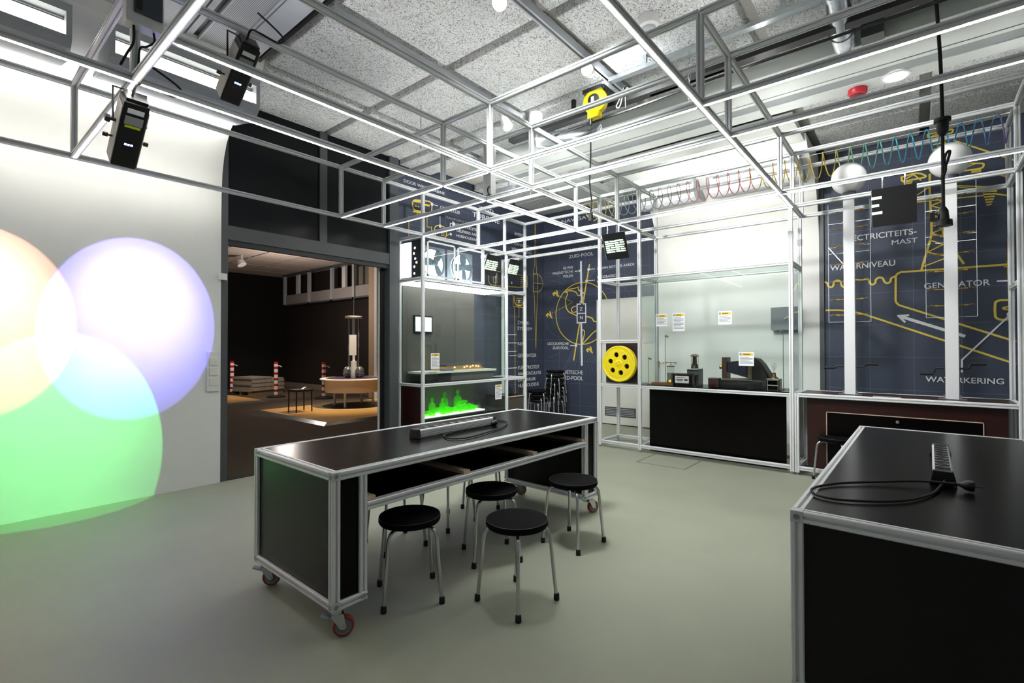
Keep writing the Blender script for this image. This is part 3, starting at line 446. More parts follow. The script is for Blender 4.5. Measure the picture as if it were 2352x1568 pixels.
# long chilled beam over the right part
cb = MB()
for xa, xb in ((5.36, 5.86), (5.88, 5.94), (6.12, 6.32)): cb.box((xa, -4.4, 4.20), (xb, 5.3, 4.26))
cb.box((5.36, -4.4, 4.26), (6.32, 5.3, 4.45)); cb.box((6.68, 1.14, 4.24), (7.5, 3.64, 4.33)); cb.box((6.4, 4.2, 4.23), (8.5, 4.9, 4.33))
cb.build('chilled_beam', mat('pale_grey_enamel', (205, 210, 206), .45, noise=.02), slab)
MB().box((5.94, -4.4, 4.21), (6.12, 5.3, 4.24)).build('perforated_strip', mat('fine_perforated_grey', (140, 146, 146), .6, noise=.15, nscale=240), slab)
# hall beyond the doorway
struct(MB().box((1.0, 6.12, -.12), (10, 20, 0.0)).build('floor_hall', CARPET), 'brown carpet of the hall beyond the doorway')
hc = MB()
for i in range(9):
    for j in range(12): hc.box((1.3 + i * 1.0, 6.4 + j * 1.15, 4.2), (2.25 + i * 1.0, 7.49 + j * 1.15, 4.26))
o = struct(hc.build('ceiling_hall', mat('hall_ceiling_board', (196, 182, 172), .9, noise=.06, nscale=60)), 'pale ceiling boards of the hall')
MB().box((1, 6.36, 4.26), (10, 20, 4.3)).build('dark_gap', BLKPLA, o)
struct(MB().box((1, 19.0, 0), (9.2, 19.1, 4.2)).build('wall_hall_end', CURT), 'black draped end wall of the hall')
struct(MB().box((9.05, 6.36, 0), (9.2, 19.0, 4.2)).build('wall_hall_side', mat('dark_brown_wall', (34, 24, 20), .8, noise=.2)), 'dark side wall of the hall')
struct(MB().box((8.86, 9, 0), (8.90, 19, .18)).build('baseboard_hall', mat('grey_skirting', (120, 112, 104), .5)), 'grey skirting along the hall wall')
# platforms with aluminium ramp edges
def platform(pts, i, label):
    cx = sum(p[0] for p in pts) / len(pts); cy = sum(p[1] for p in pts) / len(pts)
    o = struct(MB().prism(pts, 'Z', 0.0, .045).build('trim_%d' % i, PLATF), label)
    big = [(p[0] + (0.13 if p[0] > cx else -.13), p[1] + (.13 if p[1] > cy else -.13)) for p in pts]
    m_ = MB().loft([[(x, y, 0.002) for x, y in big], [(x, y, .043) for x, y in pts]])
    m_.build('ramp_edge', GALV, o); return o
po = platform([(5.0, 8.8), (8.6, 8.8), (8.6, 11.75), (5.0, 11.75)], 8, 'orange plywood platform under the round table')
MB().cyl((6.92, 10.9, .045), (6.92, 10.9, .0475), 1.0, seg=48).build('pale_ring', mat('pale_inlay', (196, 176, 130), .4), po)
MB().cyl((6.92, 10.9, .0475), (6.92, 10.9, .050), .74, seg=48).build('dark_ring', DKBR, po)
platform([(3.4, 13.9), (6.0, 13.9), (6.0, 16.2), (3.4, 16.2)], 9, 'orange plywood platform at the far left')
pc = struct(MB().box((8.5, 12.15, 0), (8.72, 12.6, 4.2)).build('trim_10', mat('pale_timber_column', (176, 150, 120), .6, noise=.1)), 'pale column at the side of the hall')
MB().box((8.36, 12.0, 0), (8.5, 12.12, 4.2)).build('white_post', WHITE, pc)

# ================================================================== MURALS
INK = {'w': INKW, 'y': INKY, 'g': INKG}
def mural(i, plane, dist, label, grid):
    t = thing('wall_mural', label, 'mural', (dist, 0, 0) if plane == 'X' else (0, dist, 0), group='printed wall diagrams')
    bms = {k: bmesh.new() for k in 'wyg'}
    for n_, (col, wd, cl, pts) in enumerate(MURAL_STROKES[i]): stroke(bms[col], pts, wd * (.62 if col == 'y' else .85), plane, dist + {'g': .0035, 'y': .001, 'w': -.0025}[col] - .0007 * (n_ % 3) * (col != 'g'), cl, .09 if col == 'y' and wd >= .03 else 0.0)
    for s, p, wd, cap in MURAL_TEXT[i]:
        mb = MB(); add_text(mb.bm, s, p, wd, cap, plane, dist - .0052); mb.build('lettering', INKW, t)
    for col, r, p in MURAL_DOTS[i]:
        vs = []
        for k in range(16):
            u, h = p[0] + r / 2 * math.cos(k * PI / 8), p[1] + r / 2 * math.sin(k * PI / 8)
            vs.append(bms[col].verts.new((dist - .0056, u, h) if plane == 'X' else (u, dist - .0056, h)))
        bms[col].faces.new(vs)
    for a, b in grid: stroke(bms['g'], [a, b], .006, plane, dist + .006)
    for k, nm in (('w', 'white_line_art'), ('y', 'yellow_line_art'), ('g', 'pale_line_art')):
        mb = MB(); mb.bm.free(); mb.bm = bms[k]
        if len(bms[k].verts): mb.build(nm, INK[k], t)
mural(1, 'Y', 6.192, 'white and yellow wind turbine diagram on navy wall right of doorway', [((4.6 + .55 * i, 0.05), (4.6 + .55 * i, 4.3)) for i in range(8)] + [((4.6, .3 + .45 * i), (8.5, .3 + .45 * i)) for i in range(9)])
mural(2, 'X', 8.542, 'globe and magnetic poles diagram on navy wall behind stacked stools', [((3.8 + .5 * i, .05), (3.8 + .5 * i, 4.3)) for i in range(5)] + [((3.8, .3 + .45 * i), (6.15, .3 + .45 * i)) for i in range(9)])
mural(3, 'X', 8.542, 'yellow pylon and water power diagram on navy wall behind globe lamps', [((1.0 - .48 * i, .8), (1.0 - .48 * i, 4.3)) for i in range(5)] + [((1.05, .9 + .45 * i), (-1.6, .9 + .45 * i)) for i in range(8)])

# ================================================================== OVERHEAD FRAME
ZL, ZU, W = 3.152, 3.772, .045
XG = [.825, 3.37, 4.01, 5.88, 6.55, 7.13]; YG = [5.60, 3.70, 3.06, 1.125, -.735]
ohf = thing('overhead_frame', 'overhead grid of slotted aluminium profiles with glowing light strips', 'ceiling frame', (4, 2.5, ZL))
def beam(p, q): MB().profile(p, q, W).build('beam', ALU, ohf)
def post(x, y, z0=ZL + W / 2, z1=ZU - W / 2): MB().profile((x, y, z0), (x, y, z1), W).build('post', ALU, ohf)
def led(p, q):
    a, b = Vector(p), Vector(q); hh_ = .0085
    lo = Vector((min(a.x, b.x), min(a.y, b.y), ZL - W / 2 - .0015)); hi = Vector((max(a.x, b.x), max(a.y, b.y), ZL - W / 2 + .001))
    if abs(a.x - b.x) > abs(a.y - b.y): lo.y -= hh_; hi.y += hh_
    else: lo.x -= hh_; hi.x += hh_
    MB().box(lo, hi).build('light_strip', LEDM, ohf)
h = W / 2
# beams along the doorway wall, both levels
for y, xa, xb, la, lb in ((5.60, -1.2, 7.1525, 0, 0), (3.70, -1.2, 7.1525, -1.2, 6.5), (3.06, .848, 7.1525, .87, 6.5), (1.125, 1.4, 7.1525, 1.45, 6.5), (-.735, 3.4, 7.1525, 0, 0)):
    beam((xa, y, ZL), (xb, y, ZL))
    if lb: led((la, y, 0), (lb, y, 0))
for y, xa in ((5.60, -1.2), (3.70, .848), (3.06, .848), (1.125, 3.35), (-.735, 5.86)): beam((xa, y, ZU), (7.1525, y, ZU))
# cross beams, both levels
for x in XG:
    ys = [5.60, 3.70, 3.06, 1.125, -.735] if x > 1 else [5.60, 3.70, 1.7]
    for a, b in zip(ys, ys[1:]):
        beam((x, a - h, ZL), (x, b + h, ZL))
        if x < 6: led((x, a - h - .01, 0), (x, b + h + .01, 0))
        if x > 1 or a > 3.7: beam((x, a - h, ZU), (x, b + h, ZU))
        elif a > 3: beam((x, a - h, ZU), (x, 2.4, ZU))
beam((4.70, 5.60 - h, ZL), (4.70, 3.70 + h, ZL)); led((4.70, 5.56, 0), (4.70, 3.74, 0))
for x in XG:
    for y in YG:
        if x < 1 and y < 3.6: continue
        if x < 5 and y < 0: continue
        post(x, y)
post(4.70, 5.60)
for x in (4.70, 5.88, 6.55, 7.13): beam((x, 5.60 + h, ZL), (x, 6.16, ZL))
def uplight(p, q):  # unseen strips added on the upper beams to throw light upwards
    a, b = Vector(p), Vector(q); lo = Vector((min(a.x, b.x), min(a.y, b.y), ZU + W / 2)); hi = Vector((max(a.x, b.x), max(a.y, b.y), ZU + W / 2 + .0006))
    if abs(a.x - b.x) > abs(a.y - b.y): lo.y -= .005; hi.y += .005
    else: lo.x -= .005; hi.x += .005
    MB().box(lo, hi).build('upper_light_strip', UPM, ohf)
for y, xa, xb in ((5.60, -1.1, 7.1), (3.70, .9, 7.1), (3.06, .9, 7.1), (1.125, 3.4, 7.1), (-.735, 5.9, 7.1)): uplight((xa, y, 0), (xb, y, 0))
for x in (3.37, 4.01, 5.88, 6.55): uplight((x, -.7, 0), (x, 1.1, 0)); uplight((x, 1.15, 0), (x, 3.03, 0)); uplight((x, 3.73, 0), (x, 5.57, 0))
for z in (ZU, ZL): MB().box((-1.1, 5.6225, z - .010), (2.1, 5.627, z + .010)).build('added_wash_strip', WASHM, ohf)  # added strips, hidden by the beams, that brighten the left wall
for z in (ZU, ZL): MB().box((7.1525, 1.2, z - .012), (7.157, 3.6, z + .012)).build('added_wash_strip', WASHR, ohf)  # added strips behind the beams to brighten the white bay
jc = MB()
for x, y in ((3.37, 5.6), (3.37, 3.7), (3.37, 3.06), (4.01, 3.7), (4.01, 3.06), (4.01, 5.6)):
    jc.lathe([(.001, 0), (.014, .004), (.014, .008)], (x, y, ZL - h - .009))
jc.build('joint_cap', CHROME, ohf)

# ---- hanging chains for the frame
def chain(x, y, z0, z1, label):
    t = MB(); n = int((z1 - z0) / .05)
    for i in range(n):
        z = z0 + .05 * i; ax = i % 2
        t.tube([(x + (0.009 * math.cos(a) if ax else 0), y + (0 if ax else .009 * math.cos(a)), z + .025 + .03 * math.sin(a)) for a in [2 * PI * k / 10 for k in range(10)]], .003, 5, closed=True)
    tag(t.build('hanging_chain', GALV), label, 'chain', 'steel chains that hold the overhead frame')
chain(3.66, 4.4, ZU + .02, ZC, 'thin steel chain above the doorway end of the grid')
chain(4.55, 1.62, ZU + .02, ZC, 'thin steel chain near the white smoke detector')
chain(6.0, 4.6, ZU + .02, ZC, 'thin steel chain above the wind turbine wall')

# ---- wireway, conduit and things on the ceiling
def simple(name, mb, m, label, cat, group=None, **k): return tag(mb.build(name, m, **k), label, cat, group)
simple('cable_rail', MB().box((4.70, -1.5, 4.08), (4.80, 3.95, 4.20)).box((4.75, 1.3, 4.08), (4.79, 2.1, 4.12)).box((4.74, 3.0, 4.2), (4.78, 3.04, 4.33)).box((4.74, 0.4, 4.2), (4.78, .44, 4.33)), BLKPLA, 'long black rail hung below the ceiling by the yellow reel', 'rail')
for i, (x0, x1, y, z, lab) in enumerate(((2.2, 5.0, 2.445, 4.285, 'light track above the bright ceiling spot'), (2.15, 4.6, 3.715, 4.285, 'light track above the doorway end of the long tables'))):
    t = thing('light_track', 'pale metal ' + lab, 'light track', ((x0 + x1) / 2, y, z))
    MB().box((x0, y - .03, z - .03), (x1, y + .03, z + .045)).build('channel', GREYM, t)
    MB().box((x0 + .2, y - .009, z - .034), (x1 - .2, y + .009, z - .029)).build('slot', BLKPLA, t)
t = thing('cable_channel', 'galvanised open cable channel running under the ceiling boards', 'cable channel', (4.46, .6, 4.2))
MB().box((4.43, -1.5, 4.19), (4.50, 2.4, 4.2)).box((4.43, -1.5, 4.2), (4.436, 2.4, 4.23)).box((4.494, -1.5, 4.2), (4.5, 2.4, 4.23)).build('channel', GALV, t)
MB().box((4.45, .8, 4.23), (4.48, .84, 4.33)).box((4.45, 2.0, 4.23), (4.48, 2.04, 4.33)).build('hanger', GALV, t)
simple('conduit', MB().tube([(4.5, 3.1, 3.86), (4.48, 2.1, 3.86), (4.45, 1.2, 3.87), (4.43, .2, 3.86), (4.42, -1, 3.86)], .012, 8, 4), BLKPLA, 'black conduit lying over the upper beams', 'cable')
def duct(label, pts, r, caps):
    t = thing('spiro_duct', label, 'duct', pts[0], group='round galvanised ventilation ducts')
    MB().tube(pts, r, 20, 6).build('pipe', GALV, t, smooth=True)
    cm = MB()
    for a, b in caps: cm.cyl(a, b, r + .008, seg=20)
    cm.build('collar', GALV, t, smooth=True)
    return t
duct('short bent silver duct beside the yellow reel', [(4.88, 3.62, 4.06), (4.95, 3.4, 4.05), (5.05, 3.2, 4.06), (5.15, 3.05, 4.10), (5.2, 2.98, 4.2)], .09, [((4.91, 3.52, 4.055), (4.94, 3.43, 4.05)), ((5.02, 3.26, 4.06), (5.05, 3.2, 4.06))])
duct('straight silver duct above the hanging black plug', [(3.9, .44, 4.16), (4.4, .45, 4.16), (4.9, .47, 4.16), (5.2, .48, 4.18), (5.3, .485, 4.25)], .085, [((4.95, .472, 4.162), (5.04, .474, 4.167)), ((4.3, .448, 4.16), (4.36, .449, 4.16))])
simple('duct_plate', MB().box((5.2, .2, 4.18), (5.34, .36, 4.3)), FRAMEG, 'dark square plate beside the straight silver duct', 'plate')
for x, y, z, r, hh, lab in ((4.75, 3.56, 4.10, .085, .23, 'white cylinder ceiling light beside the bent duct'), ):
    t = thing('cylinder_light', lab, 'light', (x, y, z))
    MB().lathe([(r, 0), (r, hh)], (x, y, z), seg=28).build('housing', WPLA, t, smooth=True)
    MB().lathe([(r * .85, -.002), (r * .85, .004)], (x, y, z)).build('lamp_face', GREYM, t)
t = thing('smoke_detector', 'white dome smoke detector on the ceiling boards', 'smoke detector', (3.97, 1.76, 4.33))
MB().lathe([(.085, 4.33), (.09, 4.29), (.085, 4.25), (.06, 4.235), (.001, 4.232)], (3.97, 1.76, 0), seg=28).build('dome', WPLA, t, smooth=True)
MB().lathe([(.062, 4.236), (.05, 4.222), (.001, 4.22)], (3.97, 1.76, 0), seg=28).build('sensor_ring', GREYM, t, smooth=True)
t = thing('alarm_sounder', 'round red alarm sounder on the ceiling', 'alarm', (6.26, .465, 4.20))
MB().lathe([(.085, 4.20), (.085, 4.16), (.07, 4.14), (.001, 4.135)], (6.26, .465, 0), seg=28).build('housing', mat('alarm_red', (176, 24, 40), .4), t, smooth=True)
MB().lathe([(.05, 4.137), (.045, 4.128), (.001, 4.126)], (6.26, .465, 0)).build('grille', mat('alarm_dark', (110, 14, 28), .5), t)
t = thing('downlight', 'round recessed downlight glowing beside the red alarm', 'light', (6.19, .148, 4.20))
MB().lathe([(.12, 4.20), (.12, 4.188), (.10, 4.186), (.095, 4.20)], (6.19, .148, 0), seg=28, cap=False).build('ring', WPLA, t, smooth=True)
MB().lathe([(.095, 4.192), (.001, 4.191)], (6.19, .148, 0), seg=28).build('lamp_face', mat('downlight_glow', (255, 250, 242), .5, emit=9), t)
def track_spot(label, loc, aim, glow):
    t = thing('track_spot', label, 'spotlight', loc, group='white spotlights on ceiling tracks')
    a = Vector(loc); d_ = (Vector(aim) - a).normalized()
    MB().box((a.x - .03, a.y - .05, a.z + .08), (a.x + .03, a.y + .05, a.z + .12)).cyl(a + Vector((0, 0, .08)), a, .012).build('bracket', WPLA, t)
    MB().lathe([(.045, -.09), (.055, -.03), (.06, .06), (.055, .062)], a, d_, 24).build('head', WPLA, t, smooth=True)
    MB().lathe([(.052, .064), (.001, .066)], a, d_, 24).build('lamp_face', mat('spot_glow_%d' % (glow * 10), (250, 253, 255), .5, emit=glow), t)
track_spot('brilliant white track spot at the middle top of the ceiling', (2.80, 2.44, 4.13), (1.8, 1.6, 3.2), 60)
track_spot('white track spot shining beside the yellow reel', (4.04, 2.40, 4.13), (3.5, 2.2, 3.95), 20)
track_spot('unlit white track spot above the bent duct', (4.36, 3.70, 4.12), (4.3, 3.3, 3.5), 0.2)
# yellow cable reel and its drop cord
t = thing('cable_reel', 'yellow and black spring cable reel hanging from the black rail', 'cable reel', (4.45, 2.55, 4.0))
rm = Matrix.Rotation(math.radians(-12), 3, 'Z')
MB().lathe([(.001, -.055), (.10, -.055), (.125, -.035), (.13, 0), (.125, .035), (.10, .055), (.001, .055)], (4.43, 2.545, 4.03), (1, .15, 0), 32).box((4.39, 2.49, 3.86), (4.47, 2.62, 3.97)).build('case', YEL, t, smooth=True, bevel=.004)
MB().lathe([(.062, -.062), (.062, -.056), (.001, -.064)], (4.43, 2.545, 4.03), (1, .15, 0), 28).build('hub', BLKPLA, t)
MB().box((4.362, 2.53, 4.0), (4.368, 2.56, 4.06)).build('hub_label', PAPER, t)
MB().box((4.40, 2.43, 4.13), (4.72, 2.66, 4.17)).box((4.36, 2.44, 4.12), (4.50, 2.66, 4.16)).build('bracket', BLKPLA, t)
MB().cyl((4.42, 2.60, 3.87), (4.42, 2.60, 3.80), .022, .016).build('cord_stop', BLKPLA, t)
t = thing('hanging_socket', 'black socket on a thin cord below the yellow reel', 'socket', (4.42, 2.60, 2.84))
MB().tube([(4.42, 2.60, 3.80), (4.43, 2.605, 3.5), (4.40, 2.60, 3.2), (4.43, 2.595, 3.0), (4.42, 2.60, 2.9)], .007, 6, 6).build('cord', BLKRUB, t)
MB().cyl((4.42, 2.60, 2.80), (4.42, 2.60, 2.89), .03, .022).build('plug_body', BLKPLA, t)
t = thing('hanging_plug', 'black connector on a thick looped cord before the globe lamps', 'plug', (5.0, -.155, 2.5))
MB().tube([(5.0, -.12, 4.45), (5.0, -.14, 4.0), (5.0, -.155, 3.6), (5.0, -.16, 3.25)], .012, 8, 5).tube([(5.0, -.16, 3.15), (5.0, -.16, 2.9), (5.0, -.16, 2.55)], .011, 8, 4).tube([(5.0, -.16, 2.92), (4.99, -.175, 2.85), (5, -.15, 2.78), (5, -.19, 2.93), (5, -.2, 2.99), (5, -.175, 2.96), (5, -.155, 2.80)], .009, 8, 6).build('cord', BLKRUB, t)
MB().lathe([(.02, .11), (.052, .10), (.052, .075), (.038, .07), (.036, .0), (.02, -.03)], (5.0, -.16, 3.15), seg=20).build('strain_relief', BLKPLA, t, smooth=True)
MB().lathe([(.014, .15), (.03, .12), (.036, .05), (.052, .045), (.055, .0), (.02, -.004)], (5.0, -.16, 2.42), seg=20).box((4.97, -.11, 2.47), (5.03, -.08, 2.53)).build('connector', BLKPLA, t, smooth=True)
simple('cable_bundle', MB().tube([(4.46, 2.22, 3.875), (4.40, 2.2, 4.05), (4.36, 2.22, 3.95), (4.38, 2.28, 3.88), (4.37, 2.24, 3.86), (4.36, 2.2, 3.95), (4.37, 2.16, 4.02), (4.37, 2.13, 3.97)], .008, 6, 6), BLKRUB, 'bundled black cable hanging beside the yellow reel', 'cable')

# ---- rainbow wire spring along the bay
pts = []
y0, y1, n = 4.10, -.72, 36
for i in range(n * 20 + 1):
    a = 2 * PI * i / 20; pts.append((6.84 + .145 * math.cos(a), y0 + (y1 - y0) * i / (n * 20), 3.66 + .145 * math.sin(a)))
t = thing('spring_wave', 'long coiled rainbow wire spring strung above the display cases', 'spring', (6.84, 1.7, 3.6))
MB().tube(pts, .006, 6).build('coil', spectrum(), t, smooth=True)
MB().tube([(6.84, 4.2, 3.81), (6.84, -.73, 3.805)], .003, 6).build('guide_wire', WPLA, t)

# ---- colour lamps on the left and the white control box
def projector(loc, aim, label, top, strap):
    t = thing('colour_spotlight', label, 'spotlight', loc, group='black stage spotlights aimed at the white wall')
    a = Vector(loc); d_ = (Vector(aim) - a).normalized(); x = Vector((-1, 0, 0)); x = (x - d_ * x.dot(d_)).normalized(); y = d_.cross(x)
    R = Matrix((x, y, d_)).transposed()
    def B(lo, hi, nm, m_, **k):
        vs = MB().box(lo, hi); vs.bm.transform(Matrix.Translation(a) @ R.to_4x4()); return vs.build(nm, m_, t, **k)
    B((-.065, -.075, -.44), (.065, .065, .0), 'body', BLKPLA, bevel=.006)
    B((-.07, -.07, -.40), (-.066, .06, -.01), 'side_plate', mat('pale_side_plate', (176, 174, 164), .5)); B((.066, -.07, -.40), (.07, .06, -.01), 'side_plate', mat('pale_side_plate', (0, 0, 0)))
    B((-.055, -.06, -.46), (.055, .05, -.44), 'end_cap', BLKPLA)
    B((-.042, -.0785, -.405), (.042, -.075, -.375), 'label_plate', PAPER); B((-.046, -.0785, -.355), (.046, -.075, -.30), 'label_plate', INKB); B((-.04, -.0785, -.295), (.04, -.075, -.28), 'warning_label', mat('lime_label', (206, 214, 30), .5))
    dp = B((-.026, -.0785, -.175), (.026, -.075, -.12), 'display', mat('display_glass', (34, 26, 40), .2))
    for k in range(3):
        v_ = MB().box((-.022 + k * .016, -.0795, -.172), (-.010 + k * .016, -.0784, -.160)); v_.bm.transform(Matrix.Translation(a) @ R.to_4x4()); v_.build('display_digit', mat('blue_led', (120, 150, 255), .5, emit=12), dp)
    for s in (-1, 1):
        sh = MB().cyl((s * .07, 0, -.16), (s * .105, 0, -.16), .006).box((s * .105 - .012, -.006, -.172), (s * .105 + .014, .006, -.148)); sh.bm.transform(Matrix.Translation(a) @ R.to_4x4()); sh.build('shutter_handle', mat('brown_handle', (84, 46, 44), .5), t)
    kn = MB().cyl((.07, 0, -.27), (.10, 0, -.27), .01).cyl((.10, 0, -.27), (.125, 0, -.27), .024, seg=10); kn.bm.transform(Matrix.Translation(a) @ R.to_4x4()); kn.build('clamp_knob', BLKPLA, t)
    piv = a + R @ Vector((0, 0, -.27))
    MB().tube([piv - x * .085, piv - x * .085 + Vector((0, 0, top - piv.z)), piv + x * .085 + Vector((0, 0, top - piv.z)), piv + x * .085], .007, 6).build('yoke', BLKPLA, t)
    MB().lathe([(.03, 0), (.03, .04), (.012, .06)], (piv.x, piv.y, top - .02)).build('hook_clamp', CHROME, t)
    e = a + R @ Vector((.02, -.01, -.46))
    MB().tube([e, e + Vector((.02, -.02, .07)), e + Vector((.10, .02, .10)), e + Vector((.22, .0, .08)), e + Vector((.26, .03, .16)), e + Vector((.08, .02, .24))], .007, 6, 6).build('cord', BLKRUB, t)
    MB().lathe([(.05, .0), (.05, .002), (.001, .003)], a, d_).build('lens', mat('lens_glow', (255, 255, 255), .2, emit=3), t)
    return t
projector((.83, 4.04, 2.73), (.80, 5.98, .80), 'black stage spotlight hanging nearest the white wall centre', 3.13, 0)
projector((1.44, 3.95, 3.36), (1.36, 5.98, 1.66), 'black stage spotlight hung from the upper beam over the doorway corner', 3.74, 0)
t = thing('control_box', 'white wall box with grey flap and blue light, hung on the frame', 'electrical box', (.84, 3.68, 3.5))
MB().box((.755, 3.58, 3.44), (.945, 3.675, 3.86)).build('housing', WPLA, t, bevel=.008)
MB().box((.79, 3.565, 3.50), (.935, 3.58, 3.70)).build('flap', mat('smoked_flap', (62, 68, 74), .25), t, bevel=.006)
MB().box((.80, 3.562, 3.52), (.83, 3.566, 3.60)).build('breaker', BLKPLA, t)
MB().lathe([(.006, 0), (.001, .003)], (.815, 3.564, 3.61), (0, -1, 0), 10).build('pilot_light', mat('blue_led', (120, 150, 255)), t)
MB().tube([(.80, 3.62, 3.44), (.80, 3.62, 3.34), (.77, 3.63, 3.26), (.745, 3.66, 3.19)], .007, 6, 5).tube([(.90, 3.62, 3.44), (.905, 3.63, 3.39), (.87, 3.64, 3.35), (.84, 3.66, 3.33), (.835, 3.67, 3.2)], .006, 6, 5).tube([(.70, 3.62, 4.0), (.66, 3.6, 3.68), (.70, 3.58, 3.62), (.78, 3.56, 3.8), (.83, 3.6, 4.0)], .006, 6, 5).build('cord', BLKRUB, t)

# ================================================================== WORK TABLES
def bolt(t, p, ax, m_=None):
    LMB().lathe([(.013, 0), (.013, .0015), (.009, .002), (.008, -.004), (.001, -.004)], p, ax, 14).build('corner_bolt', CHROME, t)
def caster(t, x, y, ang):
    q = Matrix.Rotation(ang, 3, 'Z'); c = Vector((x, y, 0))
    off = q @ Vector((.035, 0, 0)); wc = c + off + Vector((0, 0, .052)); axd = q @ Vector((0, 1, 0))
    k = LMB().cyl((x, y, .118), (x, y, .15), .03)
    for s in (-1, 1):
        side = [q @ Vector((dx, s * .026, 0)) + c + Vector((0, 0, z)) for dx, z in ((-.03, .122), (.035, .122), (.05, .05), (.02, .045))]
        k.loft([side, [v + axd * (.004 * s) for v in side]])
    k.box((x - .04, y - .04, .145), (x + .04, y + .04, .152))
    fk = k.build('caster', CHROME, t)
    LMB().lathe([(.042, -.017), (.050, -.017), (.054, -.010), (.054, .010), (.050, .017), (.042, .017)], wc, axd, 28, cap=False).build('caster_tyre', RED, fk, smooth=True)
    LMB().lathe([(.012, -.020), (.028, -.012), (.034, -.012), (.042, -.016), (.042, .016), (.034, .012), (.028, .012), (.012, .020)], wc, axd, 24).build('caster_hub', mat('grey_hub', (120, 122, 122), .4), fk, smooth=True)
    LMB().cyl(wc - axd * .034, wc + axd * .034, .008).build('axle', CHROME, fk)
    b = LMB(); p = c + q @ Vector((-.045, 0, .11)); b.box(p - Vector((.03, .018, .004)), p + Vector((.03, .018, .004)), q @ Matrix.Rotation(.35, 3, 'Y')); b.build('brake_pedal', GREYM, fk)
def work_table(label, loc, rz, L, D=.955, H=.86, cas=((.10, .04), )):
    t = thing('work_table', label, 'table', loc, rz, 'black topped work tables on casters')
    w, e, zb = .045, .158, .152
    def P(a, b, nm='frame_profile'): LMB().profile(a, b, w).build(nm, ALU, t)
    h = w / 2
    for y in (h, D - h): P((w, y, H - h), (L - w, y, H - h))
    for x in (h, L - h): P((x, w, H - h), (x, D - w, H - h))
    for x in (h, L - h):
        for y in (h, D - h): P((x, y, zb + w), (x, y, H - w), 'table_leg')
    for x in (h + e, L - h - e):
        for y in (h, D - h): P((x, y, zb + w), (x, y, H - w), 'table_leg')
    for x in (h, L - h):
        P((x, w, zb + h), (x, D - w, zb + h))
    for x0, x1 in ((w, e + w), (L - e - w, L - w)):
        for y in (h, D - h): P((x0, y, zb + h), (x1, y, zb + h))
    for x in (h + e, L - h - e): P((x, w, zb + h), (x, D - w, zb + h))
    zr = .645
    for y in (h, D - h): P((e + w, y, zr), (L - e - w, y, zr))
    for x in (h, L - h):
        for y in (h, D - h):
            for z in (H - h, zb + h): LMB().box((x - h, y - h, z - h), (x + h, y + h, z + h)).build('corner_cube', SLOT, t, bevel=.003)
    for z in (H - h, zb + h):
        bolt(t, (h, 0, z), (0, -1, 0)); bolt(t, (0, h, z), (-1, 0, 0)); bolt(t, (0, D - h, z), (-1, 0, 0)); bolt(t, (L - h, 0, z), (0, -1, 0))
    bolt(t, (h + e, 0, zb + h), (0, -1, 0)); bolt(t, (L - h - e, 0, zb + h), (0, -1, 0))
    LMB().box((w - .004, w - .004, H - .018), (L - w + .004, D - w + .004, H - .001)).build('table_top', BLACK, t)
    LMB().box((w, w, H - .045), (L - w, D - w, H - .019)).build('top_underlay', mat('brown_ply', (96, 70, 48), .6, noise=.15), t)
    for x in (h - .004, L - h - .004): LMB().box((x, w, zb + w), (x + .008, D - w, H - w)).build('end_panel', mat('black_panel', (12, 13, 12), .3, noise=.08, spec=.35), t)
    for x in (e + h - .004, L - e - h - .004): LMB().box((x, w, zb + w), (x + .008, D - w, H - w)).build('inner_panel', BLACK, t)
    for x0 in (w, L - e): 
        for y in (h - .004, D - h - .004): LMB().box((x0, y, zb + w), (x0 + e - w, y + .008, H - w)).build('narrow_panel', BLACK, t)
    LMB().box((e + w, w, zr + .01), (L - e - w, D - w, zr + .024)).build('shelf', BLACK, t)
    for fx in (.205, .93, 1.655, L - .245):
        LMB().box((fx, .012, zr + .024), (fx + .055, D - .05, zr + .046)).build('shelf_runner', PLY, t)
    LMB().box((L / 2 - (L / 2 - e - w), D * .55, zr + .03), (L - e - w, D * .55 + .01, H - .045)).build('shelf_divider', BLACK, t)
    for x, y, a in ((.05, .05, -.5), (.05, D - .06, -.65), (L - .06, .05, -.4), (L - .06, D - .06, -.8)): caster(t, x, y, a)
    return t
T1 = work_table('long black topped work table in the middle with black stools around it', (1.332, 2.285, 0), math.radians(-.9), 2.59)
T2 = work_table('black topped work table at the right edge, nearest to the viewer', (2.172, .392 - .955, 0), math.radians(-.5), 2.66)

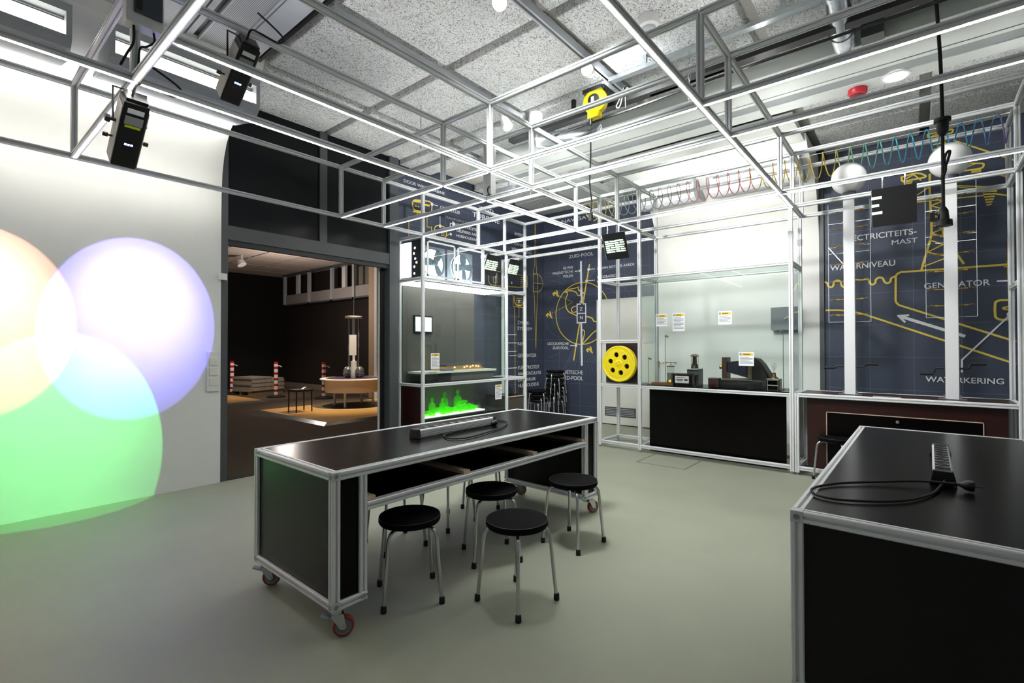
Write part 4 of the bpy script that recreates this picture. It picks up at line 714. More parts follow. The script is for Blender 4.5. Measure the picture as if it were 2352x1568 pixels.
# ---- power strips
def power_strip(label, loc, rz, n, cable, plug, zt=.861):
    t = thing('power_strip', label, 'power strip', loc, rz, 'aluminium power strips on the work tables')
    L = .84; w = .036
    sec = [(-w, .010), (w, .010), (w + .001, .055), (w - .006, .062), (-w + .006, .062), (-w - .001, .055)]
    LMB().loft([[(x, y, z) for y, z in sec] for x in (.03, L - .03)]).build('body', ALU, t)
    g = LMB()
    for y in (-w - .0015, w + .0005):
        for k in range(3): g.box((.03, y, .018 + k * .012), (L - .03, y + .001, .020 + k * .012))
    g.build('body_groove', FRAMEG, t)
    LMB().box((.035, -.028, .061), (L - .035, .028, .0635)).build('socket_band', BLKPLA, t)
    for k in range(n - 1):
        x = .085 + (L - .17) * (k + .5) / (n - 1); LMB().box((x - .006, -.027, .0634), (x + .006, .027, .0642)).build('socket_separator', mat('pale_socket_band', (170, 172, 172), .4), t)
    for k in range(n):
        x = .085 + (L - .17) * k / (n - 1)
        LMB().lathe([(.025, .0636), (.025, .0665), (.020, .0665), (.019, .0645), (.001, .0645)], (x, 0, 0), seg=20).build('socket', BLKPLA, t, smooth=True)
    for x0, x1 in ((0, .03), (L - .03, L)):
        LMB().loft([[(x0, y, z) for y, z in [(-.05, 0), (.05, 0), (.036, .064), (-.036, .064)]], [(x1, y, z) for y, z in [(-.05, 0), (.05, 0), (.036, .064), (-.036, .064)]]]).build('end_cap', BLKPLA, t, bevel=.004)
    q = ROOTM[t.name].inverted()
    LMB().tube([q @ Vector(p) for p in cable], .0055, 8, 6).build('cable', BLKRUB, t, smooth=True)
    a, b = [q @ Vector(p) for p in plug]
    dd = (b - a).normalized()
    LMB().lathe([(.008, -.02), (.013, -.004), (.021, .006), (.024, .022), (.022, .036), (.001, .038)], a, dd, 18).cyl(a + dd * .036 + Vector((0, .009, 0)), a + dd * .056 + Vector((0, .009, 0)), .0025).cyl(a + dd * .036 - Vector((0, .009, 0)), a + dd * .056 - Vector((0, .009, 0)), .0025).build('plug', BLKPLA, t, smooth=True)
    return t
power_strip('aluminium power strip with nine sockets lying on the middle work table', (2.195, 2.715, .861), math.radians(1.2), 9,
    [(3.03, 2.74, .885), (3.10, 2.78, .872), (3.17, 2.76, .868), (3.14, 2.66, .868), (2.94, 2.53, .868), (2.66, 2.455, .868), (2.42, 2.42, .868), (2.33, 2.50, .868), (2.41, 2.63, .868), (2.62, 2.665, .868), (2.82, 2.655, .870), (2.93, 2.645, .878)], ((2.95, 2.648, .884), (3.10, 2.66, .884)))
power_strip('aluminium power strip with looped black cable on the right work table', (3.0, -.085, .861), math.radians(-.8), 10,
    [(2.995, -.09, .885), (2.90, -.07, .872), (2.76, -.04, .868), (2.60, .03, .868), (2.49, .13, .868), (2.42, .25, .868), (2.43, .33, .868), (2.50, .365, .868), (2.60, .345, .868), (2.72, .27, .869), (2.84, .14, .872), (2.93, .0, .88), (2.94, -.10, .886), (2.938, -.13, .888)], ((2.937, -.15, .888), (2.93, -.30, .884)))

# ================================================================== STOOLS
def build_stool(label):
    t = thing('stool', label, 'stool', (0, 0, 0), 0, 'black round stools with chrome legs')
    LMB().lathe([(.001, .440), (.160, .440), (.178, .445), (.185, .456), (.185, .474), (.180, .483), (.165, .487), (.001, .488)], seg=40).build('seat', FABRIC, t, smooth=True)
    LMB().tube([(.1815 * math.cos(a), .1815 * math.sin(a), .4815) for a in [2 * PI * k / 40 for k in range(40)]], .0025, 6, closed=True).build('seat_piping', PIPING, t, smooth=True)
    LMB().lathe([(.001, .425), (.11, .425), (.11, .44), (.001, .44)], seg=24).build('seat_plate', BLKPLA, t)
    for k in range(4):
        a = k * PI / 2; c, s = math.cos(a), math.sin(a)
        f = lambda r, z: (r * c, r * s, z)
        pts = [f(.05, .428), f(.14, .429), f(.165, .425), f(.183, .412), f(.194, .39), f(.199, .36)] + [f(.199 + (.235 - .199) * (1 - z / .36), z) for z in (.24, .12, .03)]
        lg = LMB().tube(pts, .011, 12).build('leg', CHROME, t, smooth=True)
        LMB().lathe([(.0125, .04), (.0165, .035), (.0175, .004), (.016, 0), (.001, 0)], f(.2345, 0), seg=14).build('foot_cap', BLKRUB, lg, smooth=True)
    return t
stool0 = build_stool('black round stool standing nearest to the viewer in front of the middle table')
KIDS[stool0.name] = [o for o in C.objects if o.parent == stool0]
for k_ in list(KIDS[stool0.name]): KIDS[k_.name] = [o for o in C.objects if o.parent == k_]
first = [True]
def place_stool(x, y, ang, label, z=0.0, group='black round stools with chrome legs'):
    if first[0]:
        o = stool0; first[0] = False
    else: o = copy_tree(stool0)
    o.location = (x, y, z); o.rotation_euler = (0, 0, math.radians(ang)); o['label'] = label; o['group'] = group
    return o
place_stool(2.262, 1.84, 130.7, 'black round stool nearest to the viewer, clear of the middle table')
place_stool(1.90, 2.385, -166.5, 'black round stool tucked under the near end of the middle table')
place_stool(2.627, 2.375, -168, 'black round stool half under the middle of the long table')
place_stool(3.203, 2.047, 131, 'black round stool at the far front corner of the middle table')
place_stool(2.31, 3.07, 124, 'black round stool behind the middle table, near end')
place_stool(2.878, 3.10, -133, 'black round stool behind the middle table, centre of three')
place_stool(3.447, 3.23, 171, 'black round stool behind the middle table, far end')
place_stool(6.53, .70, 20, 'black round stool in front of the drawer of the globe lamp bench')
# stacked stools in the corner
for i in range(7):
    place_stool(8.08 + .012 * i, 5.62, 10 + 23 * (i % 3), 'black round stool %s in the tall stack beside the corner mural' % ('at the very bottom', 'second from below', 'third from below', 'in the middle', 'third from the top', 'second from the top', 'on top')[i], z=.09 * i, group='stools in the tall corner stack')
for i in range(3):
    place_stool(7.62, 5.66 + .01 * i, 35 + 20 * i, 'black round stool %s in the low stack behind the shelf' % ('at the bottom', 'in the middle', 'on top')[i], z=.09 * i, group='stools in the low corner stack')

# ================================================================== GLASS DISPLAY CASES
def frame_post(t, x, y, z0, z1): MB().profile((x, y, z0), (x, y, z1), W).build('post', ALU, t)
def frame_rail(t, p, q): MB().profile(p, q, W).build('rail', ALU, t)
def foot(t, x, y): MB().lathe([(.025, 0), (.025, .008), (.008, .012), (.008, .05)], (x, y, 0), seg=16).build('levelling_foot', CHROME, t)
ZT = ZL - W / 2
# --- case against the turbine wall
c1 = thing('display_case', 'glass display case against the wind turbine wall, with green bottles below', 'display case', (5.8, 5.85, 0))
for x, y in ((4.70, 5.60), (6.60, 5.60), (7.13, 5.60), (4.70, 6.14), (7.13, 6.14)): frame_post(c1, x, y, .03, ZT)
frame_post(c1, 5.99, 5.60, 2.55, ZT)
for z in (.08, .93, 2.51): frame_rail(c1, (4.7225, 5.60, z), (6.5775, 5.60, z)); frame_rail(c1, (4.70, 5.6225, z), (4.70, 6.1175, z)); frame_rail(c1, (7.13, 5.6225, z), (7.13, 6.1175, z))
for z in (.93, 2.47, .08): frame_rail(c1, (6.6225, 5.60, z), (7.1075, 5.60, z))
for z in (.93, 2.51): frame_rail(c1, (4.7225, 6.14, z), (7.1075, 6.14, z))
foot(c1, 4.7, 5.6); foot(c1, 6.6, 5.6); foot(c1, 7.13, 5.6)
MB().box((4.72, 5.592, .955), (6.58, 5.598, 2.485)).build('front_glass', GLS, c1)
MB().box((4.72, 5.592, .105), (6.58, 5.598, .905)).build('lower_glass', GLS, c1)
MB().box((4.695, 5.62, .955), (4.70, 6.12, 2.485)).build('side_glass', GLS, c1)
MB().box((6.595, 5.62, .955), (6.60, 6.12, 2.485)).build('side_glass', GLS, c1)
MB().box((4.72, 6.10, .44), (6.30, 6.115, 2.44)).build('back_panel', mat('warm_grey_back', (84, 82, 78), .5, noise=.04), c1)
MB().box((4.72, 5.62, 2.452), (6.58, 6.12, 2.47)).build('light_panel', mat('light_panel_glow', (255, 254, 250), .5, emit=5.5), c1)
MB().box((4.72, 5.62, .405), (6.58, 6.12, .43)).build('bottle_floor', mat('dark_case_floor', (52, 54, 54), .4), c1)
MB().box((4.72, 5.61, .11), (6.58, 5.62, .40)).build('base_panel', BLACK, c1)
MB().box((4.695, 5.63, .11), (4.70, 6.11, .905)).build('side_panel', DARKRED, c1)
MB().box((4.80, 5.68, .43), (6.12, 5.93, .445)).build('bottle_light_bed', mat('bed_glow', (225, 255, 205), .5, emit=3.0), c1)
MB().box((6.62, 5.60, .60), (7.11, 6.12, .617)).build('shelf_board', BLACK, c1)
MB().box((6.62, 5.595, .60), (7.11, 5.60, .617)).box((6.615, 5.595, .12), (6.622, 5.6, .80)).build('board_edge', PLY, c1)
MB().box((6.64, 5.62, .12), (7.10, 6.12, .60)).build('storage_box', mat('taupe_box', (74, 68, 62), .6, noise=.06), c1)
MB().box((4.6975, 5.63, 2.54), (4.7025, 6.11, 3.10)).build('upper_side_panel', mat('dark_dotted_panel', (48, 54, 58), .35, noise=.1), c1)
dp = MB()
for k, (yy, zz) in enumerate(((5.78, 2.98), (5.80, 2.90), (5.77, 2.82), (5.74, 2.76), (5.79, 2.70), (5.79, 2.60))): dp.lathe([(.018, 0), (.001, .001)], (4.695, yy, zz), (-1, 0, 0), 14)
dp.build('bright_hole', mat('hole_glow', (255, 255, 255), .5, emit=6), c1)
MB().box((4.692, 5.86, 2.55), (4.696, 6.11, 3.08)).build('glowing_side_panel', mat('side_glow', (250, 252, 255), .5, emit=2.2), c1)
# fan exhibits in the top of the case
def fan(x0, x1, blades, ang, label):
    xc = (x0 + x1) / 2; zc = 2.815
    t = thing('fan_window', label, 'fan', (xc, 5.6, 2.55), group='clear fan windows above the display case')
    fr = MB(); f0, f1, z0, z1 = x0, x1, 2.555, 3.085
    for a, b in (((f0, 5.585, z0), (f1, 5.60, z0 + .022)), ((f0, 5.585, z1 - .022), (f1, 5.60, z1)), ((f0, 5.585, z0), (f0 + .022, 5.60, z1)), ((f1 - .022, 5.585, z0), (f1, 5.60, z1))): fr.box(a, b)
    fr.build('window_frame', ALU, t)
    MB().box((f0 + .02, 5.588, z0 + .02), (f1 - .02, 5.591, z1 - .02)).build('clear_plate', ACR, t)
    MB().box((f0 + .07, 5.90, z0), (f1 + .07, 5.92, z1)).build('back_plate', mat('pale_blue_grey', (150, 164, 172), .45, noise=.05), t)
    MB().lathe([(.225, 0), (.001, .002)], (xc + .07, 5.895, zc), (0, -1, 0), 40).build('light_disc', mat('fan_glow', (250, 253, 255), .5, emit=2.6), t)
    MB().lathe([(.225, -.01), (.235, -.01), (.235, .02), (.225, .02)], (xc + .07, 5.86, zc), (0, -1, 0), 40, cap=False).build('fan_ring', mat('ring_grey', (120, 134, 142), .4), t)
    for k in range(blades):
        a = ang + 2 * PI * k / blades; b = MB()
        ring0, ring1 = [], []
        for r, wd, tw in ((.03, .035, .9), (.09, .055, .7), (.16, .062, .5), (.215, .05, .35)):
            for lst, dy in ((ring0, 0), ):
                pass
            u = Vector((math.cos(a), 0, math.sin(a))); vv = Vector((-math.sin(a), 0, math.cos(a)))
            p = Vector((xc + .05, 5.80, zc)) + u * r; e = vv * wd + Vector((0, 1, 0)) * wd * .35 * tw
            ring0.append([p - e, p + e, p + e + Vector((0, .006, 0)), p - e + Vector((0, .006, 0))])
        b.loft(ring0); b.build('fan_blade', mat('fan_blade_grey', (96, 112, 122), .4), t)
    MB().lathe([(.05, -.03), (.05, .02), (.04, .03), (.001, .03)], (xc + .05, 5.80, zc), (0, -1, 0), 24).build('fan_hub', mat('fan_blade_grey', (70, 82, 90)), t, smooth=True)
    sc = MB()
    for x in (f0 + .011, xc, f1 - .011):
        for z in (z0 + .011, z1 - .011): sc.lathe([(.007, 0), (.001, .003)], (x, 5.585, z), (0, -1, 0), 8)
    sc.build('screw', BLKPLA, t)
fan(4.775, 5.345, 3, 1.05, 'clear window with three blade fan, nearest to the doorway')
fan(5.40, 5.975, 4, .1, 'clear window with four blade fan, farther from the doorway')
# things inside the case
def card(name, c, wd, hh, plane, label, group, lines=6, tilt=0):
    # c = upper left corner as seen from the front
    t = thing(name, label, 'sign', c, group=group)
    def R(u0, v0, u1, v1, d, nm, m_):
        if plane == 'X': MB().box((c[0] - d - .001, c[1] - u1, c[2] - v1), (c[0] - d, c[1] - u0, c[2] - v0)).build(nm, m_, t)
        else: MB().box((c[0] + u0, c[1] - d - .001, c[2] - v1), (c[0] + u1, c[1] - d, c[2] - v0)).build(nm, m_, t)
    R(0, 0, wd, hh, 0, 'card_sheet', PAPER)
    R(wd * .22, .012, wd * .93, .045, .001, 'card_header', CARDY); R(wd * .06, .012, wd * .2, .045, .001, 'card_mark', mat('card_mark_grey', (140, 142, 150), .6))
    R(wd * .30, .022, wd * .74, .034, .0021, 'header_words', mat('header_ink', (110, 96, 30), .6))
    top = .06; step = (hh - top - .02) / lines
    b = MB()
    for k in range(lines):
        u1 = wd * (.92 if k % 3 else .7); z = top + k * step
        if plane == 'X': b.box((c[0] - .0025, c[1] - u1, c[2] - z - step * .5), (c[0] - .001, c[1] - wd * .08, c[2] - z))
        else: b.box((c[0] + wd * .08, c[1] - .0025, c[2] - z - step * .5), (c[0] + u1, c[1] - .001, c[2] - z))
    b.build('text_lines', INKB, t)
    return t
card('info_card', (4.84, 5.585, 1.405), .17, .235, 'Y', 'white card with yellow header standing at the left of the bottle case', 'info cards on the glass cases', 9)
card('info_card', (6.285, 5.588, .845), .17, .25, 'Y', 'white card with yellow header on the lower glass beside the green bottles', 'info cards on the glass cases', 8)
t = thing('plinth', 'grey plinth with pale top board inside the bottle case', 'plinth', (5.5, 5.86, .96))
MB().box((4.80, 5.68, 1.09), (6.42, 6.08, 1.12)).build('top_board', CREAM, t)
MB().box((5.40, 5.74, .955), (6.40, 6.05, 1.09)).build('body', mat('plinth_grey', (92, 90, 86), .5), t)
MB().box((4.74, 5.64, .955), (6.56, 6.1, .96)).build('base_sheet', BLACK, t)
t = thing('circuit_model', 'low model with tilted glass lid and small glowing bulbs on the plinth', 'model', (5.7, 5.85, 1.12))
MB().box((5.20, 5.76, 1.121), (6.22, 6.0, 1.135)).build('base_board', mat('model_base', (190, 168, 130), .5, noise=.1), t)
MB().loft([[(5.25, 5.77, 1.135), (6.18, 5.77, 1.135), (6.18, 5.98, 1.135), (5.25, 5.98, 1.135)], [(5.36, 5.79, 1.20), (6.10, 5.79, 1.225), (6.10, 5.97, 1.225), (5.36, 5.97, 1.20)]], cap=False).build('bulb_skirt', mat('amber_skirt', (150, 118, 70), .35, noise=.35, nscale=70), t)
MB().loft([[(5.33, 5.77, 1.20), (6.14, 5.77, 1.226), (6.14, 5.99, 1.226), (5.33, 5.99, 1.20)], [(5.33, 5.77, 1.215), (6.14, 5.77, 1.241), (6.14, 5.99, 1.241), (5.33, 5.99, 1.215)]]).build('lid', mat('slate_lid', (70, 86, 104), .15), t)
MB().box((5.20, 5.70, 1.121), (5.42, 5.78, 1.15)).build('blue_tray', mat('blue_grey_tray', (96, 104, 118), .4), t)
for x, z in ((5.50, 1.17), (5.72, 1.165), (5.78, 1.18), (5.86, 1.168), (5.92, 1.185), (6.0, 1.18), (6.06, 1.17)):
    MB().sphere((x, 5.765, z), .012, 10, 8).build('small_bulb', mat('amber_glow', (255, 206, 130), .4, emit=4), t)
t = thing('screen_reflection', 'glowing panel standing in for a bright screen mirrored in the case glass', 'screen', (5.05, 6.09, 1.75))  # no real screen: a reflection in the front glass, built as a glowing panel
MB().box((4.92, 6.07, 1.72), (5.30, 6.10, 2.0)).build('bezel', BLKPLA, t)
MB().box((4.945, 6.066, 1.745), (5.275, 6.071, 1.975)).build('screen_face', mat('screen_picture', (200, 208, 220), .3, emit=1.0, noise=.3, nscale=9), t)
# green glass bottles on the glowing bed
def bottle(x, y, s, label, lie=None, clear=False):
    t = MB(); pr = [(.001, 0), (.036, 0), (.038, .006), (.038, .11), (.034, .13), (.014, .148), (.012, .165), (.019, .17), (.019, .178), (.012, .182), (.017, .195), (.001, .20)]
    s = s * 1.2; pr = [(r * s, h * s) for r, h in pr]
    if lie is None: t.lathe(pr, (x, y, .446), seg=20)
    else: t.lathe(pr, (x, y, .446 + .038 * s + (lie[1] if len(lie) > 1 else 0)), (math.cos(lie[0]), math.sin(lie[0]) * .6, .05), 20)
    return tag(t.build('glass_bottle', GRN if not clear else ACR, smooth=True), label, 'bottle', 'green glass bottles on the glowing bed')
bottle(5.0, 5.74, 1.15, 'upright green stoppered bottle nearest to the case post')
bottle(5.26, 5.80, 1.0, 'upright green bottle right of the stoppered bottle')
bottle(5.40, 5.90, 1.35, 'tall pale green bottle rising behind the pile')
bottle(5.66, 5.86, 1.45, 'tallest green bottle in the middle of the pile')
for k, (x, y, a, s, dz) in enumerate(((4.84, 5.72, .3, .9, 0), (5.10, 5.86, .2, 1, 0), (5.16, 5.70, -.2, .9, 0), (5.36, 5.72, .15, 1, 0), (5.46, 5.84, 2.9, 1, 0), (5.55, 5.70, .1, .95, 0), (5.74, 5.74, -.15, 1, 0), (5.82, 5.87, .2, 1, .0), (5.62, 5.80, .3, 1, .08), (5.92, 5.72, 2.8, .9, 0))):
    bottle(x, y, s, 'green glass bottle lying on its side in the glowing bottle pile', (a, dz))
bottle(6.02, 5.80, 1.3, 'pale upright bottle at the far end of the pile, left of two', None, True)
bottle(6.16, 5.84, 1.3, 'pale upright bottle at the far end of the pile, right of two', None, True)

# --- case in front of the white bay
c2 = thing('display_case', 'long glass display case with old instruments in front of the white bay', 'display case', (6.84, 2.4, 0))
for x in (6.55, 7.13):
    for y in (3.70, 3.06, 1.147): frame_post(c2, x, y, .03, ZT); foot(c2, x, y)
for z in (.08, .925, 2.49):
    for x in (6.55, 7.13): frame_rail(c2, (x, 1.17, z), (x, 3.0375, z)); frame_rail(c2, (x, 3.0825, z), (x, 3.6775, z))
    for y in (3.70, 3.06, 1.147): frame_rail(c2, (6.5725, y, z), (7.1075, y, z))
for x in (6.55, 7.13): frame_rail(c2, (x, 3.0825, 1.575), (x, 3.6775, 1.575))
MB().box((6.545, 1.17, .95), (6.551, 3.04, 2.47)).build('front_glass', GLS, c2)
MB().box((6.57, 1.143, .95), (7.11, 1.149, 2.47)).build('side_glass', GLS, c2)
MB().box((6.57, 3.057, .95), (7.11, 3.063, 2.47)).build('side_glass', GLS, c2)
MB().box((6.57, 1.17, 2.49), (7.11, 3.04, 2.496)).build('top_glass', GLS, c2)
MB().box((6.535, 1.17, .945), (7.15, 3.04, .957)).build('shelf_board', BLACK, c2)
MB().box((6.65, 1.225, .015), (6.67, 2.96, .895)).build('base_panel', BLACK, c2)
MB().box((6.66, 3.10, .955), (6.68, 3.66, 1.55)).build('reel_panel', mat('plum_panel', (58, 46, 54), .4, noise=.05), c2)
MB().box((6.55, 3.04, 1.58), (7.1, 3.056, 2.46)).build('smoked_panel', ACR, c2)
for x in (6.55, 7.13): MB().box((x - .024, 1.123, 2.78), (x + .024, 1.171, 2.86)).build('joint_sleeve', GREYM, c2)
t = thing('film_reel', 'bright yellow film reel with six holes beside the long display case', 'reel', (6.5, 3.37, 1.25))
rr = MB(); R0, hr, hd = .262, .034, .135
# face plate with six round holes, as a ring of wedges
seg = 72; o_, i_ = [], []
def disc_with_holes(t, x0, x1, cy, cz, R, holes, r, name, m_):
    bm = bmesh.new()
    me = MB()
    for x in (x0, x1):
        pass
    base = MB().lathe([(.001, 0), (R, 0), (R, x1 - x0), (.001, x1 - x0)], (x0, cy, cz), (1, 0, 0), 72)
    ob = base.build(name, m_, t)
    cut = MB()
    for hy, hz in holes: cut.cyl((x0 - .05, hy, hz), (x1 + .05, hy, hz), r, seg=32)
    cme = bpy.data.meshes.new('cut'); cut.bm.transform(ROOTM[t.name].inverted()); cut.bm.to_mesh(cme); cut.bm.free()
    cob = bpy.data.objects.new('cut', cme); C.objects.link(cob); cob.parent = t
    md = ob.modifiers.new('holes', 'BOOLEAN'); md.operation = 'DIFFERENCE'; md.object = cob; md.solver = 'EXACT'
    dg = bpy.context.evaluated_depsgraph_get(); nm_ = bpy.data.meshes.new_from_object(ob.evaluated_get(dg)); 
    ob.modifiers.clear(); ob.data = nm_
    bpy.data.objects.remove(cob); bpy.data.meshes.remove(cme)
    return ob
bpy.context.view_layer.update()
H6 = [(3.37 + hd * math.cos(math.radians(15 + 60 * k)), 1.25 + hd * math.sin(math.radians(15 + 60 * k))) for k in range(6)]
disc_with_holes(t, 6.50, 6.53, 3.37, 1.25, R0 - .006, H6, hr * 1.12, 'reel_face', YEL)
MB().lathe([(R0 - .012, -.006), (R0, -.002), (R0, .075), (R0 - .012, .08)], (6.50, 3.37, 1.25), (1, 0, 0), 72, cap=False).lathe([(R0 - .012, -.006), (R0 - .03, .0)], (6.50, 3.37, 1.25), (1, 0, 0), 72, cap=False).build('rim', YEL, t, smooth=True)
MB().lathe([(.055, -.003), (.06, 0), (.06, .002)], (6.50, 3.37, 1.25), (1, 0, 0), 40).lathe([(.195, -.002), (.2, 0)], (6.50, 3.37, 1.25), (1, 0, 0), 60, cap=False).build('hub_ring', YEL, t, smooth=True)
hm = MB()
for k in range(4): hm.lathe([(.007, -.0035), (.001, -.0036)], (6.499, 3.37 + .028 * math.cos(k * PI / 2 + .4), 1.25 + .028 * math.sin(k * PI / 2 + .4)), (1, 0, 0), 10)
hm.build('hub_hole', mat('reel_dark', (96, 84, 10), .5), t)
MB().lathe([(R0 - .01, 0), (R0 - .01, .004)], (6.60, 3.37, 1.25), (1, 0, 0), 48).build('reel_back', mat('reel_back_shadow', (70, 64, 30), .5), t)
MB().cyl((6.60, 3.37, 1.25), (6.66, 3.37, 1.25), .05).build('axle', YEL, t)
G = 'info cards on the glass cases'
card('info_card', (6.543, 2.815, 1.95), .165, .17, 'X', 'small white card with yellow header at the left end of the long case', G, 5)
card('info_card', (6.543, 2.575, 1.955), .165, .245, 'X', 'tall white card with yellow header, second from left on the long case', G, 9)
card('info_card', (6.543, 1.975, 1.95), .165, .168, 'X', 'white card with yellow header at mid height near the case centre', G, 5)
card('info_card', (6.543, 1.73, 1.43), .175, .172, 'X', 'white card with yellow header in front of the bellows camera', G, 6)
# instruments on the shelf (z = .957)
zs = .958
t = thing('leyden_jar', 'glass jar instrument with brass fittings on a wooden base', 'instrument', (6.78, 2.76, zs))
MB().box((6.70, 2.60, zs), (6.86, 2.95, zs + .03)).build('wooden_base', mat('honey_wood', (132, 86, 40), .4, noise=.2, nscale=30), t)
MB().lathe([(.052, .03), (.06, .04), (.05, .07), (.045, .08)], (6.78, 2.70, zs), seg=24).build('brass_foot', BRASS, t, smooth=True)
MB().lathe([(.046, .07), (.052, .12), (.052, .26), (.05, .262), (.044, .262)], (6.78, 2.70, zs), seg=24).build('glass_jar', CLRB, t, smooth=True)
MB().lathe([(.047, .08), (.048, .17), (.001, .17)], (6.78, 2.70, zs), seg=24).build('foil_lining', mat('tin_foil', (160, 164, 166), .3, .6), t, smooth=True)
MB().lathe([(.054, .258), (.054, .268), (.001, .268)], (6.78, 2.70, zs), seg=24).build('jar_lid', OLDW, t)
MB().lathe([(.03, .268), (.032, .30), (.026, .305), (.001, .305)], (6.78, 2.72, zs), seg=20).build('ivory_knob', mat('ivory_glow', (250, 240, 216), .4), t, smooth=True)
st_ = MB()
for y in (2.90, 2.86): st_.cyl((6.78, y, zs + .03), (6.78, y, zs + .33), .006)
st_.build('glass_rod', mat('pale_rod', (200, 202, 196), .2), t)
bb = MB().tube([(6.78, 2.93, zs + .305), (6.78, 2.80, zs + .30)], .004, 6).tube([(6.78, 2.76, zs + .315), (6.78, 2.62, zs + .315)], .004, 6)
for y in (2.87, 2.80, 2.76, 2.70, 2.64, 2.62): bb.sphere((6.78, y, zs + .31), .010, 10, 8)
bb.cyl((6.78, 2.87, zs + .24), (6.78, 2.87, zs + .33), .009); bb.build('brass_rods', BRASS, t, smooth=True)
t = thing('lantern', 'old dark miner lantern on a grey box behind the red edged sign', 'lantern', (6.92, 2.40, zs))
MB().box((6.84, 2.33, zs), (7.02, 2.49, zs + .225)).build('grey_box', mat('grey_mdf', (84, 88, 88), .5), t)
MB().box((6.80, 2.33, zs + .225), (7.02, 2.51, zs + .235)).build('box_top', CREAM, t)
MB().lathe([(.05, .235), (.05, .25), (.042, .26), (.042, .29), (.03, .30), (.026, .39), (.04, .41), (.001, .42)], (6.92, 2.41, zs), seg=20).build('lamp_body', mat('sooty_brass', (50, 40, 30), .4, .3, noise=.3), t, smooth=True)
MB().lathe([(.065, .405), (.05, .425), (.02, .435), (.001, .436)], (6.92, 2.41, zs), seg=20).build('lamp_hood', mat('pinkish_tin', (120, 100, 92), .4), t, smooth=True)
rd = MB()
for k in range(4): rd.cyl((6.92 + .047 * math.cos(k * PI / 2 + .6), 2.41 + .047 * math.sin(k * PI / 2 + .6), zs + .25), (6.92 + .047 * math.cos(k * PI / 2 + .6), 2.41 + .047 * math.sin(k * PI / 2 + .6), zs + .41), .003, seg=6)
rd.build('guard_rod', BRASS, t)
t = thing('tension_sign', 'white sign with red edge on a black box in the display case', 'sign', (6.70, 2.48, zs))
MB().box((6.68, 2.36, zs), (6.82, 2.63, zs + .16)).build('black_box', BLACK, t, bevel=.004)
MB().box((6.672, 2.335, zs + .15), (6.83, 2.645, zs + .168)).build('box_lid', mat('dark_green_lid', (30, 34, 32), .4), t)
MB().box((6.672, 2.40, zs + .035), (6.679, 2.60, zs + .142)).build('sign_border', CARDR, t)
MB().box((6.669, 2.406, zs + .041), (6.6725, 2.594, zs + .136)).build('sign_face', PAPER, t)
ln = bmesh.new()
for s_, y_, z_, w_, h_ in (('SPANNING', 2.575, .115, .12, .008), ('VOLT', 2.565, .085, .07, .02), ('2??', 2.47, .085, .05, .026)):
    pass
ln.free()
tb = MB(); tb.box((6.6680, 2.45, zs + .112), (6.6688, 2.575, zs + .118)).box((6.6680, 2.48, zs + .085), (6.6688, 2.58, zs + .095)).box((6.6680, 2.49, zs + .068), (6.6688, 2.57, zs + .078)).box((6.6680, 2.42, zs + .070), (6.6688, 2.465, zs + .098))
tb.build('sign_words', CARDR, t)
t = thing('small_box', 'small dark red box with rounded front between sign and camera', 'box', (6.76, 2.09, zs))
MB().box((6.70, 2.02, zs), (6.82, 2.16, zs + .125)).build('body', mat('dark_plum_box', (52, 38, 38), .4, noise=.15), t, bevel=.008)
MB().lathe([(.045, 0), (.04, .006), (.001, .008)], (6.70, 2.10, zs + .055), (-1, 0, 0), 24).build('front_disc', mat('deep_red', (70, 24, 24), .3), t)
t = thing('bellows_camera', 'large black wooden bellows camera on a stepped base', 'camera', (6.82, 1.74, zs))
MB().box((6.70, 1.50, zs), (6.96, 2.0, zs + .11)).build('base_box', mat('black_wood', (24, 22, 21), .4, noise=.2), t, bevel=.004)
MB().box((6.72, 1.62, zs + .11), (6.92, 1.98, zs + .125)).build('rail_board', mat('grey_brown_wood', (110, 92, 74), .5, noise=.15), t)
MB().box((6.73, 1.93, zs + .125), (6.91, 1.99, zs + .40)).build('front_standard', OLDW, t, bevel=.003)
MB().lathe([(.03, 0), (.026, .02), (.03, .045), (.032, .05), (.022, .05), (.001, .04)], (6.82, 1.99, zs + .27), (0, 1, 0), 20).build('lens', BRASS, t, smooth=True)
rings = []
for k in range(23):
    f = k / 22; y = 1.93 - .26 * f; a = .055 + .045 * f + (.008 if k % 2 else 0); b = .06 + .05 * f + (.008 if k % 2 else 0); zc = zs + .27 - .015 * f
    rings.append([(6.82 - a, y, zc - b), (6.82 + a, y, zc - b), (6.82 + a, y, zc + b), (6.82 - a, y, zc + b)])
MB().loft(rings).build('bellows', BELL, t)
MB().box((6.71, 1.62, zs + .125), (6.93, 1.67, zs + .37)).build('rear_standard', mat('grey_brown_wood', (110, 92, 74)), t)
MB().prism([(1.62, zs + .11), (1.40, zs + .11), (1.38, zs + .04), (1.43, zs + .20), (1.50, zs + .32), (1.56, zs + .385), (1.62, zs + .40)], 'X', 6.72, 6.92).build('rear_hood', mat('black_wood', (24, 22, 21)), t)
t = thing('bulb_stand', 'clear light bulb on a small brass topped stand with dark niche', 'lamp', (6.78, 1.38, zs))
sb = MB()
for a, b in (((6.70, 1.31, zs), (6.715, 1.45, zs + .135)), ((6.845, 1.31, zs), (6.86, 1.45, zs + .135)), ((6.70, 1.31, zs), (6.86, 1.32, zs + .135)), ((6.70, 1.44, zs), (6.86, 1.45, zs + .135)), ((6.70, 1.31, zs + .128), (6.86, 1.45, zs + .14))): sb.box(a, b)
sb.build('box_frame', mat('cream_box', (190, 184, 168), .5), t)
